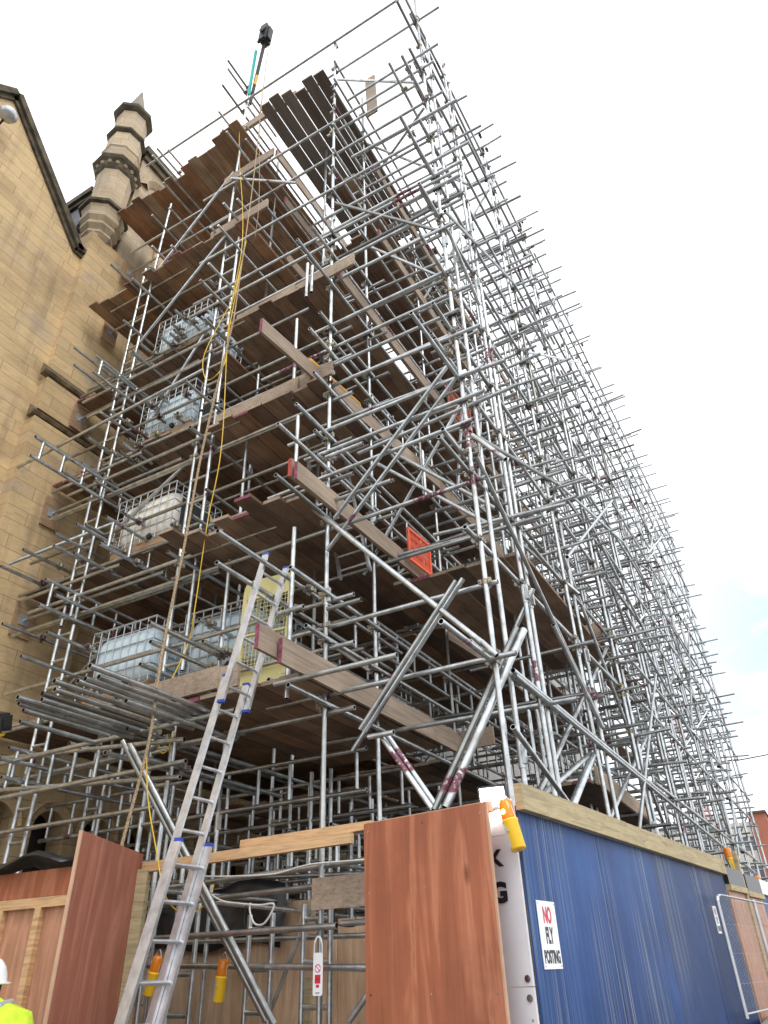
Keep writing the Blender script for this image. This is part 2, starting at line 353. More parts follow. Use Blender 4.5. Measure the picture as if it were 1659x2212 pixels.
# ------------------------------------------------------------------ stone building on the left
FX = -9.33
bld = thing('stone_building', 'tan sandstone building with steep gable and arcade windows behind the scaffold', 'building', (-12, 5, 0))
def bpart(mb, name, m): o = mb.build(name, m, bld); o.matrix_parent_inverse = Matrix.Translation((12, -5, 0)); return o
gx = -9.46; ap = (2.88, 16.2); slope = (16.2 - 13.86) / (4.92 - 2.88)
w = MB(); w.prism([(-3.5, 0), (5.10, 0), (5.10, 13.75), (4.92, 13.86), ap, (-3.5, 16.2 - slope * 6.38)], 'x', gx - .6, gx); bpart(w, 'gable_wall', M_STONE)
w = MB()
for (a, b) in (((-3.5, 16.2 - slope * 6.38), ap), (ap, (4.92, 13.86)), ((4.92, 13.86), (5.16, 13.84))):
    n2 = Vector((-(b[1] - a[1]), b[0] - a[0])).normalized()
    e = (Vector(b) - Vector(a)).normalized() * .04
    aa = Vector(a) - e; bb = Vector(b) + e
    w.prism([tuple(aa), tuple(bb), tuple(bb + n2 * .13), tuple(aa + n2 * .13)], 'x', gx - .55, gx + .12)
    w.prism([tuple(aa - n2 * .09), tuple(bb - n2 * .09), tuple(bb - n2 * .004), tuple(aa - n2 * .004)], 'x', gx - .5, gx + .055)
bpart(w, 'gable_coping', M_DARKST)
# round window in the gable, mostly outside the picture on the left
w = MB()
for k in range(24):
    t0 = 2 * math.pi * k / 24; t1 = 2 * math.pi * (k + 1) / 24; cy, cz = 2.05, 12.6
    P = lambda t, r, x: (x, cy + math.cos(t) * r, cz + math.sin(t) * r)
    w.add([P(t0, .62, gx + .05), P(t1, .62, gx + .05), P(t1, .78, gx + .03), P(t0, .78, gx + .03)], [(0, 1, 2, 3)])
    w.add([P(t0, .62, gx + .05), P(t1, .62, gx + .05), P(t1, .5, gx + .012), P(t0, .5, gx + .012)], [(0, 1, 2, 3)])
bpart(w, 'window_surround', M_STONE2)
w = MB(); w.add([(gx + .011, 2.05 + math.cos(2 * math.pi * k / 24) * .52, 12.6 + math.sin(2 * math.pi * k / 24) * .52) for k in range(24)], [tuple(range(24))]); bpart(w, 'window', M_VOID)
w = MB(); w.box((FX - 1.0, 5.08, 9.70), (FX, 6.6, 14.6)); w.box((FX - 1.0, 5.05, 9.72), (FX + .075, 6.65, 10.43)); w.box((FX - 1.0, 5.0, 3.9), (FX + .14, 6.7, 9.49)); bpart(w, 'buttress', M_STONE)
w = MB()
for z, pr in ((10.44, .11), (9.50, .15)):
    w.prism([(0, z), (pr, z + .02), (pr + .03, z + .07), (pr, z + .10), (-.05 + pr * .6, z + .2), (0, z + .27)], 'y', 4.94, 6.75)
w.v = [(x + FX, y, z) for x, y, z in w.v]; bpart(w, 'string_course', M_DARKB)
# main facade with arched openings at its foot
def arch_wall(x, y0, y1, z0, z1, ops, depth):
    m = MB(); ys = y0
    for cy, hw, zs in ops:
        m.box((x - depth, ys, z0), (x, cy - hw, z1)); ys = cy + hw; K = 14
        for k in range(K):
            t0 = math.pi * (1 - k / K); t1 = math.pi * (1 - (k + 1) / K); u0 = cy + hw * math.cos(t0); u1 = cy + hw * math.cos(t1); v0 = zs + hw * math.sin(t0); v1 = zs + hw * math.sin(t1)
            m.prism([(u0, v0), (u1, v1), (u1, z1), (u0, z1)], 'x', x - depth, x)
    m.box((x - depth, ys, z0), (x, y1, z1)); return m
ops = [(6.19 + .84 * k, .27, 3.42) for k in range(9)]
w = arch_wall(FX, 5.95, 15, 0, 4.6, ops, .35); w.box((FX - .6, 6.62, 4.6), (FX, 15, 18.4)); bpart(w, 'wall', M_STONE)
w = MB(); w.box((FX - .6, 15.001, 0), (FX - .005, 42, 18.39)); bpart(w, 'far_wall', M_FARW)
w = MB()
for cy, hw, zs in ops:
    K = 12
    for k in range(K):
        t0 = math.pi * k / K; t1 = math.pi * (k + 1) / K
        P = lambda t, r, x: (x, cy + math.cos(t) * r, zs + math.sin(t) * r)
        w.add([P(t0, hw + .14, FX + .012), P(t1, hw + .14, FX + .012), P(t1, hw + .1, FX + .05), P(t0, hw + .1, FX + .05), P(t0, hw, FX - .1), P(t1, hw, FX - .1)], [(0, 1, 2, 3), (3, 2, 5, 4)])
bpart(w, 'arch_moulding', M_STONE)
w = MB(); w.box((FX - .5, 5.95, .5), (FX - .36, 14.9, 4.5)); bpart(w, 'arcade_window', M_VOID)
w = MB(); w.box((FX - 6, 5.16, 9), (FX - .2, 5.7, 16.2)); w.box((FX - 1.2, 5.75, 14), (FX - .05, 6.6, 18.4)); bpart(w, 'return_wall', M_STONE2)
w = MB(); w.box((FX - 6, 5.08, 16.2), (FX - .5, 5.72, 16.32)); w.box((FX - 6, 5.02, 16.32), (FX - .5, 5.74, 16.5)); w.box((FX - 1.2, 5.7, 18.4), (FX + .1, 42, 18.62)); w.box((FX - 1.2, 5.74, 18.2), (FX + .03, 42, 18.396)); bpart(w, 'parapet_coping', M_DARKST)
w = MB(); w.add([(FX - 6, 5.06, 15.2), (FX - .62, 5.06, 15.2), (FX - .62, 5.14, 16.19), (FX - 6, 5.14, 16.19)], [(0, 1, 2, 3)]); w.box((FX - 6, 5.03, 15.08), (FX - .6, 5.15, 15.19)); w.prism([(-3.5, 16.05 - slope * 6.38), (2.88, 16.05), (4.9, 13.75), (4.9, 13.6), (2.88, 15.8), (-3.5, 15.8 - slope * 6.38)], 'x', gx - 8, gx - .56); bpart(w, 'roof', M_SLATE)
K = 12
for cy, cz, rr in ((6.35, 17.35, .42), (7.6, 17.35, .42)):
    w = MB()
    for k in range(K):
        t0 = math.pi * k / K; t1 = math.pi * (k + 1) / K
        P = lambda t, r, x: (x, cy + math.cos(t) * r, cz + math.sin(t) * r)
        w.add([P(t0, rr + .12, FX - .04), P(t1, rr + .12, FX - .04), P(t1, rr, FX + .08), P(t0, rr, FX + .08), P(t0, rr - .14, FX - .03), P(t1, rr - .14, FX - .03)], [(0, 1, 2, 3), (3, 2, 5, 4)])
    bpart(w, 'carved_niche', M_STONE2)
# octagonal corner turret
TC = (-9.55, 5.34, 0)
def octa(prof, name, m): w = MB(); w.lathe(TC, [(r * (1 if z > 17.3 else (.86 if z > 16.7 else (.92 if z > 15.6 else (.84 if z > 15.4 else .76)))), z + (.35 * max(0, (15.3 - z) / 1.3))) for r, z in prof], 8, .35); return bpart(w, name, m)
octa([(.10, 13.95), (.30, 14.25), (.42, 14.42), (.42, 14.50), (.36, 14.54), (.50, 14.70), (.50, 14.80), (.45, 14.84), (.57, 15.0), (.57, 15.14), (.52, 15.18), (.54, 15.42)], 'turret_corbel', M_STONE2)
octa([(.54, 15.422), (.62, 15.45), (.62, 15.53), (.47, 15.58)], 'turret_ring', M_DARKST)
octa([(.45, 15.40), (.445, 16.85)], 'turret_shaft', M_STONE2)
octa([(.45, 16.80), (.50, 16.86), (.52, 17.0), (.60, 17.06), (.64, 17.12), (.62, 17.18), (.44, 17.28)], 'turret_ring', M_DARKST)
octa([(.43, 17.2), (.42, 17.62), (.45, 17.66), (.40, 17.8), (.38, 18.34)], 'turret_shaft', M_STONE2)
octa([(.40, 18.30), (.46, 18.36), (.46, 18.42), (.36, 18.47)], 'turret_ring', M_DARKST)
octa([(.365, 18.4), (.36, 19.30)], 'turret_shaft', M_STONE2)
octa([(.38, 19.28), (.47, 19.36), (.47, 19.46), (.34, 19.5)], 'turret_ring', M_DARKST)
octa([(.32, 19.46), (.27, 19.7), (.02, 20.8)], 'turret_spire', M_SPIRE)
w = MB()
for i in range(16):
    t = 2 * math.pi * (i + .35) / 16; w.lathe((TC[0] + math.cos(t) * .43, TC[1] + math.sin(t) * .43, 16.96), [(.02, -.05), (.055, 0), (.02, .05)], 6)
bpart(w, 'turret_carving', M_STONE2)
# flood lamp dome on the gable
lamp = thing('dome_lamp', 'round glossy dome lamp fixed under the gable coping', 'lamp', (-9.3, 2.79, 15.1))
w = MB(); w.lathe((.18, 0, 0), [(.02, -.13), (.13, -.08), (.17, 0), (.13, .09), (.02, .13)], 14, 0, 0, True); w.build('dome', M_CAGE, lamp)
w = MB(); w.tube((-.16, 0, -.25), (.15, 0, -.05), .02); w.tube((-.16, 0, -.25), (-.16, 0, .05), .02); w.build('bracket', M_BLACK, lamp)

# ------------------------------------------------------------------ scaffold
scaf = thing('scaffold', 'tall dense galvanised tube scaffold with timber decks wrapping the stone building', 'scaffold', (-3.7, 5.5, 0))
REG = {}
def put(kind, fn, pts, size):
    """register a part: fn(mb) draws it; pts+size rank how large it shows"""
    sc = 0.0
    n = 6; 
    if len(pts) == 2: smp = [Vector(pts[0]).lerp(Vector(pts[1]), i / (n - 1)) for i in range(n)]; L = (Vector(pts[1]) - Vector(pts[0])).length
    else: smp = [Vector(pts[0])]; L = size
    for P in smp:
        q = proj(P)
        if q and -60 < q[0] < CW + 60 and -60 < q[1] < CH + 60: sc += L * size / len(smp) / q[2] ** 2
    REG.setdefault(kind, []).append((sc, fn))
TR = .0242
def T(kind, p, q, r=TR, near=None):
    p = Vector(p); q = Vector(q); a = proj((p + q) / 2); d = (((p + q) / 2) - EYE).length
    tone = rnd.choice((0, 0, 0, .25, .5, 1)) * rnd.random()
    n = 12 if d < 9 else (8 if d < 18 else 6); hol = d < 13
    put(kind, lambda m: m.tube(p, q, r, n, 0, tone, hol), (p, q), r * 2)
CPS = []
def coup(P, d1, d2):
    """double coupler: two split sleeves at right angles with flap bolts"""
    P = Vector(P); d1 = Vector(d1).normalized(); d2 = Vector(d2).normalized(); dist = (P - EYE).length
    if dist > 24: return
    n = 10 if dist < 10 else 6; o = d1.cross(d2).normalized()
    def fn(m):
        a = P; b = P + o * .052
        for c, d in ((a, d1), (b, d2)):
            m.tube(c - d * .024, c + d * .024, .0335, n)
            e = d.cross(o).normalized()
            if dist < 13:
                for s_ in (1, -1):
                    m.bar(c + e * (.03 * s_) - o * .02, c + e * (.062 * s_) - o * .02, .045, .016, 0, 0, o)
                m.tube(c + e * .052 - o * .045, c + e * .052 + o * .04, .008, 6); m.tube(c + e * .052 + o * .03, c + e * .052 + o * .046, .015, 6)
        m.bar(a + o * .02, b - o * .02, .04, .03)
    put('coupler', fn, (P,), .07)
def lbeam(p, q, off, step=.30, end=.12):
    """ladder beam: two chords joined by short rungs"""
    p = Vector(p); q = Vector(q); off = Vector(off); d = (q - p); L = d.length; d.normalize(); dist = ((p + q) / 2 - EYE).length
    n = 10 if dist < 11 else 6; k = max(2, int((L - 2 * end) / step)); hol = dist < 12
    def fn(m):
        m.tube(p, q, TR, n, 0, 0, hol); m.tube(p + off, q + off, TR, n, 0, 0, hol)
        for i in range(k + 1):
            c = p + d * (end + (L - 2 * end) * i / k); m.tube(c + off * .06, c + off * .94, TR * .86, n if dist < 9 else 6)
    put('ladder_beam', fn, (p + off / 2, q + off / 2), off.length * .6)

SX = lambda y: -2.07 + .02 * y
LV = [3.88, 5.93, 7.82, 9.82, 12.0, 13.9, 15.45]
SROW = [5.5, 5.83, 6.57, 6.74, 8.35, 8.70, 10.45, 10.75, 12.5, 14.1, 15.4, 17.0, 18.8, 20.5, 22.3, 24.2, 25.3]
CROW = [5.5, 6.5, 8.5, 10.3, 12.3, 14.3, 16.5, 18.7, 21, 23.3, 25.3]
def std(x, y, z0, z1, kind='standard', lean=0):
    z = z0
    while z < z1 - .3:
        L = min(rnd.choice((6.4, 4.9, 3.1)), z1 - z); ox = rnd.uniform(-.004, .004); oy = rnd.uniform(-.004, .004)
        T(kind, (x + ox, y + oy, z), (x + ox, y + oy, z + L - .004))
        if z > z0: put('sleeve_coupler', lambda m, x=x, y=y, z=z: (m.tube((x, y, z - .11), (x, y, z + .11), .031, 8), m.bar((x + .035, y - .01, z - .08), (x + .035, y - .01, z + .08), .03, .04)), ((x, y, z),), .1)
        z += L
# street-side standards (pairs)
topS = {0: 17.6, 1: 16.0, 2: 16.6, 3: 15.8}
for i, y in enumerate(SROW):
    z1 = topS.get(i, 16.2 + rnd.uniform(-.8, .9))
    std(SX(y), y, 0, z1)
    if i > 7 and rnd.random() < .7: std(SX(y) + .0, y + .32, 0, z1 - rnd.uniform(.3, 3))
for i, y in enumerate(CROW):
    std(-3.70, y, 0, 17.0 if i == 0 else 16.4 + rnd.uniform(-.5, .6))
    if i > 1: std(-2.95, y + .3, 0, 12 + rnd.uniform(-3, 4))
    if 1 < i < 12: std(-5.75, y, 0, 15.5); std(-7.7, y, 0, 15.5)
    if i > 4: std(-3.1, y + 1.1, 0, 13 + rnd.uniform(-2, 3))
# ladder-beam uprights on the front row
def lad_up(xa, xb, y, segs):
    for z0, z1 in segs: lbeam((xa, y, z0), (xa, y, z1), (xb - xa, 0, 0), .30 if y > 6 else .34, .1)
lad_up(-7.92, -7.66, 5.5, [(0, 5.55), (5.6, 9.2), (9.25, 12.9)])
lad_up(-5.90, -5.61, 5.5, [(0, 4.1), (4.5, 8.4), (8.45, 12.2)])
T('standard', (-5.90, 5.5, 12.2), (-5.90, 5.5, 17.6)); T('standard', (-7.66, 5.5, 12.9), (-7.6, 5.5, 14.7))
lad_up(-7.99, -7.72, 6.5, [(0, 5.4)]); lad_up(-5.9, -5.6, 7.6, [(0, 4.6)]); lad_up(-4.9, -4.6, 7.9, [(0, 3.4)]); lad_up(-4.2, -3.95, 9.6, [(0, 3.2)])
std(-5.87, 6.6, 0, 16.3); std(-4.55, 6.5, 4.0, 15.8); std(-7.75, 7.6, 5.0, 15.5)

# heights read off the corner standard and the front standard
ZC = sorted({round(at(896 + y * .1213, y, Y=5.5).z, 2) for y in (42, 95, 155, 215, 295, 380, 465, 590, 711, 813, 1013, 1153, 1414)})
ZF = sorted({round(at(722 - (y - 100) * .0192, y, Y=5.5).z, 2) for y in (98, 153, 273, 330, 418, 508, 533, 605, 713, 748, 802, 831, 937, 983, 1095, 1352, 1498)})
# long tubes across the front face (towards the building)
for z in ZF:
    hi = z > 9.5
    x1 = SX(5.5) + (rnd.uniform(.1, .5) if hi else rnd.choice((.1, .25, -.9, .05)))
    x0 = (-6.3 - rnd.uniform(0, .4) if z > 10.2 else -3.7 - rnd.uniform(.12, 1.4))
    if z > 16: x0 = -8.7
    y = 5.5 - .052 * rnd.choice((1, 1, -1))
    T('ledger', (x0, y, z), (x1, y, z)); coup((-3.7, 5.5, z), (0, 0, 1), (1, 0, 0)); 
    if x1 > SX(5.5): coup((SX(5.5), 5.5, z), (0, 0, 1), (1, 0, 0))
    if z > 9: coup((-5.9, 5.5, z), (0, 0, 1), (1, 0, 0))
for z in ZC:
    y0 = 4.35 + rnd.random() * .9; x = SX(5.5) - .052
    T('ledger', (x + .02, y0, z - .06), (SX(11.5) - .052 + .02, 11.5, z - .06)); coup((SX(5.5), 5.5, z - .06), (0, 0, 1), (0, 1, 0))
    for ya in (11.2, 17.2, 19.6):
        if z < 16.6: T('ledger', (SX(ya) + .03, ya, z - .06 + rnd.uniform(-.05, .05)), (SX(ya + 6.3) + .03, ya + 6.3, z - .06))
    for i, ys in enumerate(SROW[2:14]): coup((SX(ys), ys, z - .06), (0, 0, 1), (0, 1, 0))
# second, inner line of uprights and rails behind the street face
for i, y in enumerate(SROW[4:]):
    std(SX(y) - .78, y + .15, 0, 15.6 + rnd.uniform(-1.5, .6))
for L in LV:
    for dz in (-.2, .4, .95):
        for ya in (9.6, 15.8, 19.4):
            if L + dz < 16 and rnd.random() < .5: T('ledger', (SX(ya) - .83, ya, L + dz), (SX(ya + 6) - .83, ya + 6.1, L + dz + rnd.uniform(-.05, .05)))
# ledgers along the middle line
for k, L in enumerate(LV):
    for dz in (-.13, .52, 1.02):
        z = L + dz
        if z > 16.1: continue
        for ya, yb in ((5.38 if L > 11 else 4.6 + rnd.uniform(-.3, .6), 10.9), (10.5, 16.8), (16.4, 22.7), (20.4, 25.6)):
            T('ledger' if dz < 0 else 'guard_rail', (-3.7 + .052, ya, z), (-3.7 + .052, yb, z + rnd.uniform(-.03, .03)))
        for yc in CROW[:7]: coup((-3.7, yc, z), (0, 0, 1), (0, 1, 0))
        for xx in (-5.55, -7.5):
            T('ledger', (xx, 5.3 + rnd.uniform(-.6, .2), z - .05), (xx, 11.4, z - .05)); T('ledger', (xx, 11, z - .05), (xx, 17, z - .05))
    # transoms towards the building on every row
    for i, y in enumerate(CROW):
        for dz in (-.19, .46, .98):
            if L + dz > 16.4 or (L > 11 and y < 7) or rnd.random() < (.15 if y < 12 else .4) or (5.5 < y < 11.3 and L < 4): continue
            xr = SX(y) + rnd.uniform(.05, .4) if rnd.random() < .2 and L > 5 else -3.4
            xl = -8.9 if y < 20 else (-5.5 if y < 30 else -4.4)
            T('transom', (xl + rnd.uniform(-.3, .3), y + .052, L + dz), (xr, y + .052, L + dz))
# outer face transoms: one or two at every row and lift, tails overhanging the street
for i, y in enumerate(SROW):
    zs = [LV[0] - .75] + [L + d for L in LV for d in (-.1, .48, 1.0, 1.5)]
    for z in zs:
        if z > (15 if y < 8 else 16.6) or rnd.random() < (.3 if y > 7 else .78): continue
        if y < 11.3 and z < 5.5 and rnd.random() < .6: continue
        x1 = SX(y) + min(.62, abs(rnd.gauss(.18, .22)) + .08)
        x0 = rnd.choice((-3.85, -3.3, -2.7, -3.9, -4.4)) - rnd.random() * .2
        yy = y - .052 + rnd.uniform(-.02, .02)
        T('transom', (x0, yy, z + rnd.uniform(-.08, .08)), (x1, yy, z + rnd.uniform(-.08, .08))); coup((SX(y), y, z), (0, 0, 1), (1, 0, 0))
# ladder beams inside (rows of short rungs in the dark bays)
for y in (6.6, 7.6, 8.6, 9.9, 11.2, 12.6, 14.4, 16.4, 19):
    for z in (2.55, 3.2, 4.75, 6.75, 8.55):
        if z > 5 and y < 7.2: continue
        if rnd.random() < .85: lbeam((-8.9, y, z), (-3.2 if y > 9 else -3.9, y, z), (0, 0, .42), .42)
for x in (-7.4, -6.5, -5.2, -4.6, -4.0):
    for z in (2.62, 4.9, 6.9, 8.7, 10.6):
        if rnd.random() < .75: lbeam((x, 7.0, z), (x, 13.5 + rnd.random() * 3, z), (0, 0, .38), .46)
        if rnd.random() < .5: lbeam((x, 16, z), (x, 23, z), (0, 0, .38), .46)
for x in (-3.3, -2.75):
    for z in (2.7, 3.3, 4.6, 6.6, 8.5, 10.5):
        for ya in (9, 14, 19):
            if rnd.random() < .42 and not (ya < 10 and z > 4): lbeam((x, ya, z), (x + .1, ya + 6.2, z), (0, 0, .42), .55)
for y in (11.6, 13.4, 15.4, 17.5, 20, 23):
    for z in (2.6, 4.5, 6.4, 8.3):
        if rnd.random() < .3: continue
        lbeam((-5.4, y, z), (SX(y) - .05, y, z), (0, 0, .42), .5)
# diagonal braces in the street face and between the rows
for k in range(4):
    ya = 8.5 + k * 4.1
    for z0 in (2.2, 6.1, 10.2):
        if (k + int(z0)) % 2: continue
        T('brace', (SX(ya) + .06, ya, z0 + rnd.uniform(-.3, .3)), (SX(ya + 5) + .06, ya + 5, z0 + 3.9))
        T('brace', (SX(ya) - .1, ya + 5.2, z0 + rnd.uniform(-.3, .3)), (SX(ya + 5) - .1, ya, z0 + 4.1))
for i, y in enumerate(CROW[1:]):
    for z0 in (1.8, 5.7, 9.6, 12.2):
        a, b_ = (-3.9, SX(y) + .1) if (i + int(z0)) % 2 else (SX(y) + .1, -3.9)
        if z0 + 3 < 16.5 and rnd.random() < .45: T('brace', (a, y + .1, z0), (b_, y + .1, z0 + 3.0 + rnd.uniform(-.3, .5)))
        if y > 9 and rnd.random() < .7: T('brace', (-3.75, y + .16, z0 + .6), (-5.7, y + .16, z0 + 3.2))
for x, ya, z0 in [(-5.5, 8, 2), (-7.3, 8.5, 2.2), (-4.3, 9, 1.5), (-6.5, 7.5, 8), (-4.2, 7.5, 6), (-4.4, 8.5, 10)]:
    T('brace', (x, ya, z0), (x + .1, ya + 3.5, z0 + 2.9))
# extra short tails and loose tubes deep inside
for k in range(230):
    y = rnd.uniform(8.8, 24.5); x = rnd.uniform(-4.2, SX(y) - .2); z = rnd.uniform(1.9, 13.5); L = rnd.uniform(.7, 2.4)
    o = rnd.random()
    if y < 11 and z < 6: continue
    d = Vector((1, 0, 0)) * L if o < .45 else (Vector((0, 1, 0)) * L * 1.3 if o < .7 else (Vector((0, 0, 1)) * L * .7 if o < .9 else Vector((.5, .5, .7)) * L))
    if o < .45: x = min(x, SX(y) + .2 - L)
    T('transom' if o < .45 else ('ledger' if o < .7 else ('standard' if o < .9 else 'brace')), (x, y, z), Vector((x, y, z)) + d)

# braces measured on the front face (plane Y = 5.4)
def FB(a, b, Y=5.42, Y2=None, r=TR, kind='brace'):
    T(kind, at(*a, Y=Y), at(*b, Y=Y2 or Y), r)
FB((965, 792), (722, 1120), 5.38); FB((988, 812), (706, 1190), 5.44)
FB((678, 1101), (1042, 1389), 5.36, 5.36, .027); FB((1040, 1386), (1073, 1416), 5.30)
FB((985, 1255), (778, 1576), 5.34); FB((1000, 1250), (762, 1622), 5.44)
FB((1132, 1360), (962, 1745), 5.75, 5.2, .033); FB((1116, 1356), (938, 1750), 5.72, 5.25, .026)
FB((826, 1594), (935, 1750), 5.45); FB((838, 1590), (948, 1750), 5.5)
FB((723, 438), (953, 500), 5.4, 5.5); FB((797, 532), (955, 600), 6.4, 6.5); FB((812, 1000), (1052, 1130), 6.4, 6.6); FB((831, 968), (1070, 1098), 6.5, 6.7)
FB((730, 172), (900, 178), 5.5, 5.6); FB((800, 395), (915, 235), 7.4, 5.6); FB((640, 395), (500, 385), 5.4, 5.4)
FB((505, 372), (328, 600), 5.44); FB((490, 505), (302, 740), 5.44); FB((455, 700), (330, 900), 5.6); FB((415, 990), (255, 1140), 5.6)
FB((640, 1340), (800, 1450), 6.5); FB((268, 1350), (150, 1480), 6.2); FB((330, 1370), (215, 1500), 6.2)
FB((265, 1600), (575, 2205), 4.75, 5.6, .026); FB((282, 1608), (592, 2212), 4.75, 5.6, .026)
FB((700, 1890), (575, 2205), 6.6); FB((800, 2140), (755, 2205), 5.6); FB((1020, 940), (1092, 992), 5.3)
# on the street face
def SB(a, b, dx=.06, r=TR, kind='brace'):
    def hit(p):
        P = at(*p, X=-2.0)
        for _ in range(6): P = at(*p, X=SX(P.y) + dx)
        return P
    T(kind, hit(a), hit(b), r)
SB((1029, 985), (1303, 1573)); SB((961, 456), (1110, 612)); SB((1026, 941), (1200, 1043)); SB((1110, 612), (1235, 830)); SB((969, 500), (1036, 660))
SB((1108, 1448), (1440, 1722)); SB((1112, 1458), (1630, 1885)); SB((1195, 1350), (1300, 1570), .12)
SB((1200, 1040), (1345, 1170)); SB((1345, 1170), (1500, 1440)); SB((1350, 1320), (1500, 1600)); SB((1260, 1100), (1400, 1380))
for a, b in (((1310, 1400), (1165, 1710)), ((1500, 1360), (1290, 1830))): SB(a, b, -.12, .028)
SB((1108, 1570), (1235, 1745), .1); SB((1280, 1632), (1235, 1745), -.05, .04); SB((1276, 1628), (1170, 1720), -.08, .028)
# short hero tubes across (direction X) : (x px, y px, Y plane, length to the left)
for px, py, Y, L in [(857, 1415, 4.9, 1.25), (784, 957, 5.4, .5), (655, 1310, 5.1, .3), (850, 1582, 5.4, .25), (1115, 1410, 5.4, .3), (780, 1295, 5.44, .4)]:
    p = at(px, py, Y=Y); T('transom', (p.x - L, p.y, p.z), p)
# tubes pointing at the viewer: (x px, y px, X plane, far end Y)
TIPS = [(840, 135, -2.35, 7.5), (881, 153, -2.25, 6.5), (894, 132, -2.05, 6.4), (885, 28, -2.02, 9), (894, 308, -2.3, 6.2), (909, 410, -2.1, 5.7), (907, 505, -2.15, 5.8), (938, 730, -2.1, 5.7), (931, 720, -2.12, 6),
 (956, 927, -2.04, 5.6), (1016, 1386, -2.05, 5.5), (655, 1078, -3.8, 5.6), (680, 930, -3.75, 6.8), (683, 980, -3.75, 6.8), (700, 715, -3.78, 6.6), (704, 748, -3.78, 6.6), (628, 760, -3.95, 5.7),
 (468, 1215, -4.1, 7.6), (470, 1147, -3.95, 7.6), (580, 1468, -4.15, 5.6), (323, 1345, -5.1, 5.6), (325, 1386, -5.2, 5.6), (438, 1385, -5.0, 5.9), (430, 1338, -5.3, 5.9),
 (227, 1626, -5.55, 6.9), (290, 1631, -5.45, 7.2), (150, 1606, -6.7, 6.4), (242, 1562, -5.7, 6.6), (275, 1574, -5.6, 7.4), (272, 1514, -4.85, 5.6),
 (165, 1132, -7.3, 5.8), (118, 1152, -7.75, 5.8), (116, 1179, -7.8, 6.4), (50, 1187, -8.3, 5.9), (2, 1223, -8.6, 5.9), (5, 1347, -8.3, 7.2), (101, 1366, -7.3, 6.9), (76, 942, -7.68, 9), (160, 1195, -7.2, 6), (216, 1174, -6.7, 6.2),
 (346, 726, -6.8, 5.6), (368, 720, -6.7, 5.6), (376, 712, -6.65, 5.6), (373, 700, -6.7, 5.9), (378, 669, -6.7, 5.9), (410, 692, -6.4, 5.5), (431, 683, -6.3, 5.5), (449, 686, -6.2, 5.5),
 (160, 750, -8.1, 6.6), (160, 788, -8.1, 6.6), (303, 742, -7.2, 6.4), (287, 760, -7.2, 6.2), (337, 848, -6.8, 5.9), (404, 857, -6.3, 5.9), (380, 899, -6.4, 5.6), (340, 900, -6.8, 6.2), (306, 862, -7.0, 6.1), (271, 913, -7.1, 6.3),
 (236, 886, -7.5, 5.9), (190, 945, -7.7, 6.2), (278, 948, -7.1, 5.6), (263, 956, -7.1, 5.6), (258, 975, -7.1, 5.6), (333, 938, -6.8, 5.9), (176, 1000, -7.8, 5.8), (135, 1018, -8.0, 6.6), (270, 1110, -6.8, 5.9), (370, 1133, -6.1, 5.8), (222, 1170, -7.0, 6.2),
 (339, 320, -7.6, 5.6), (239, 570, -8.0, 5.6), (455, 490, -6.1, 5.6), (452, 604, -6.0, 5.6), (480, 280, -6.05, 6.6), (480, 183, -6.0, 6.5), (492, 148, -6.0, 6.6), (492, 130, -5.95, 6.6), (472, 240, -6.05, 6.2), (378, 670, -6.6, 5.9), (370, 530, -6.9, 5.6)]
for px, py, X, y1 in TIPS:
    p = at(px, py, X=X); T('ledger', p, (X, max(y1, p.y + .6), p.z)); coup((X + .05, 5.5, p.z), (0, 0, 1), (0, 1, 0))
for px, py, Z in [(117, 1471, 3.75), (168, 1471, 3.77), (184, 1466, 3.75), (213, 1462, 3.77), (91, 1498, 3.74), (118, 1489, 3.75), (38, 1506, 3.73), (40, 1519, 3.7), (90, 1511, 3.74), (50, 1534, 3.73), (43, 1558, 3.72), (141, 1548, 3.7), (194, 1438, 3.78)]:
    p = at(px, py, Z=Z); T('transom', p, (p.x, 4.9 + rnd.random() * .5, p.z))
# projecting ladder beams on the left
for (px, py), X, dz, y1 in [((3, 1679), -7.6, .32, 8.0), ((66, 984), -7.6, .31, 9.0), ((199, 801), -7.55, .32, 7.5), ((217, 1175), -6.7, .40, 7.5), ((84, 1306), -7.62, .36, 8.0)]:
    p = at(px, py, X=X); lbeam(p, (X, y1, p.z), (0, 0, dz), .33)
for z, x0, x1, y in [(3.35, -9.1, -5.0, 5.1), (3.05, -9.1, -5.6, 5.35), (3.72, -9.1, -4.4, 5.05)]:
    T('ledger', (x0, y, z), (x1, y, z))
lbeam((-9.1, 5.25, 3.95), (-5.2, 5.25, 3.62), (0, 0, -.36), .36)
# long bright raking tube over the left bays
T('brace', at(38, 1010, Y=4.9), at(440, 798, Y=5.3), .0242)
T('ledger', at(20, 1218, Y=5.0), at(250, 1128, Y=5.6))
# cluttered B-direction tubes on left bays at front, each lift
for L in LV[:4]:
    for dz, yy in ((-.12, 5.42), (-.32, 5.58)):
        x0 = -8.8 + rnd.uniform(-.2, .5); T('ledger', (x0, yy, L + dz + .12), (-5.3 + rnd.uniform(-.2, 1.2), yy, L + dz + .12))
        for xs in (-7.9, -5.9): coup((xs, 5.5, L + dz + .12), (0, 0, 1), (1, 0, 0))
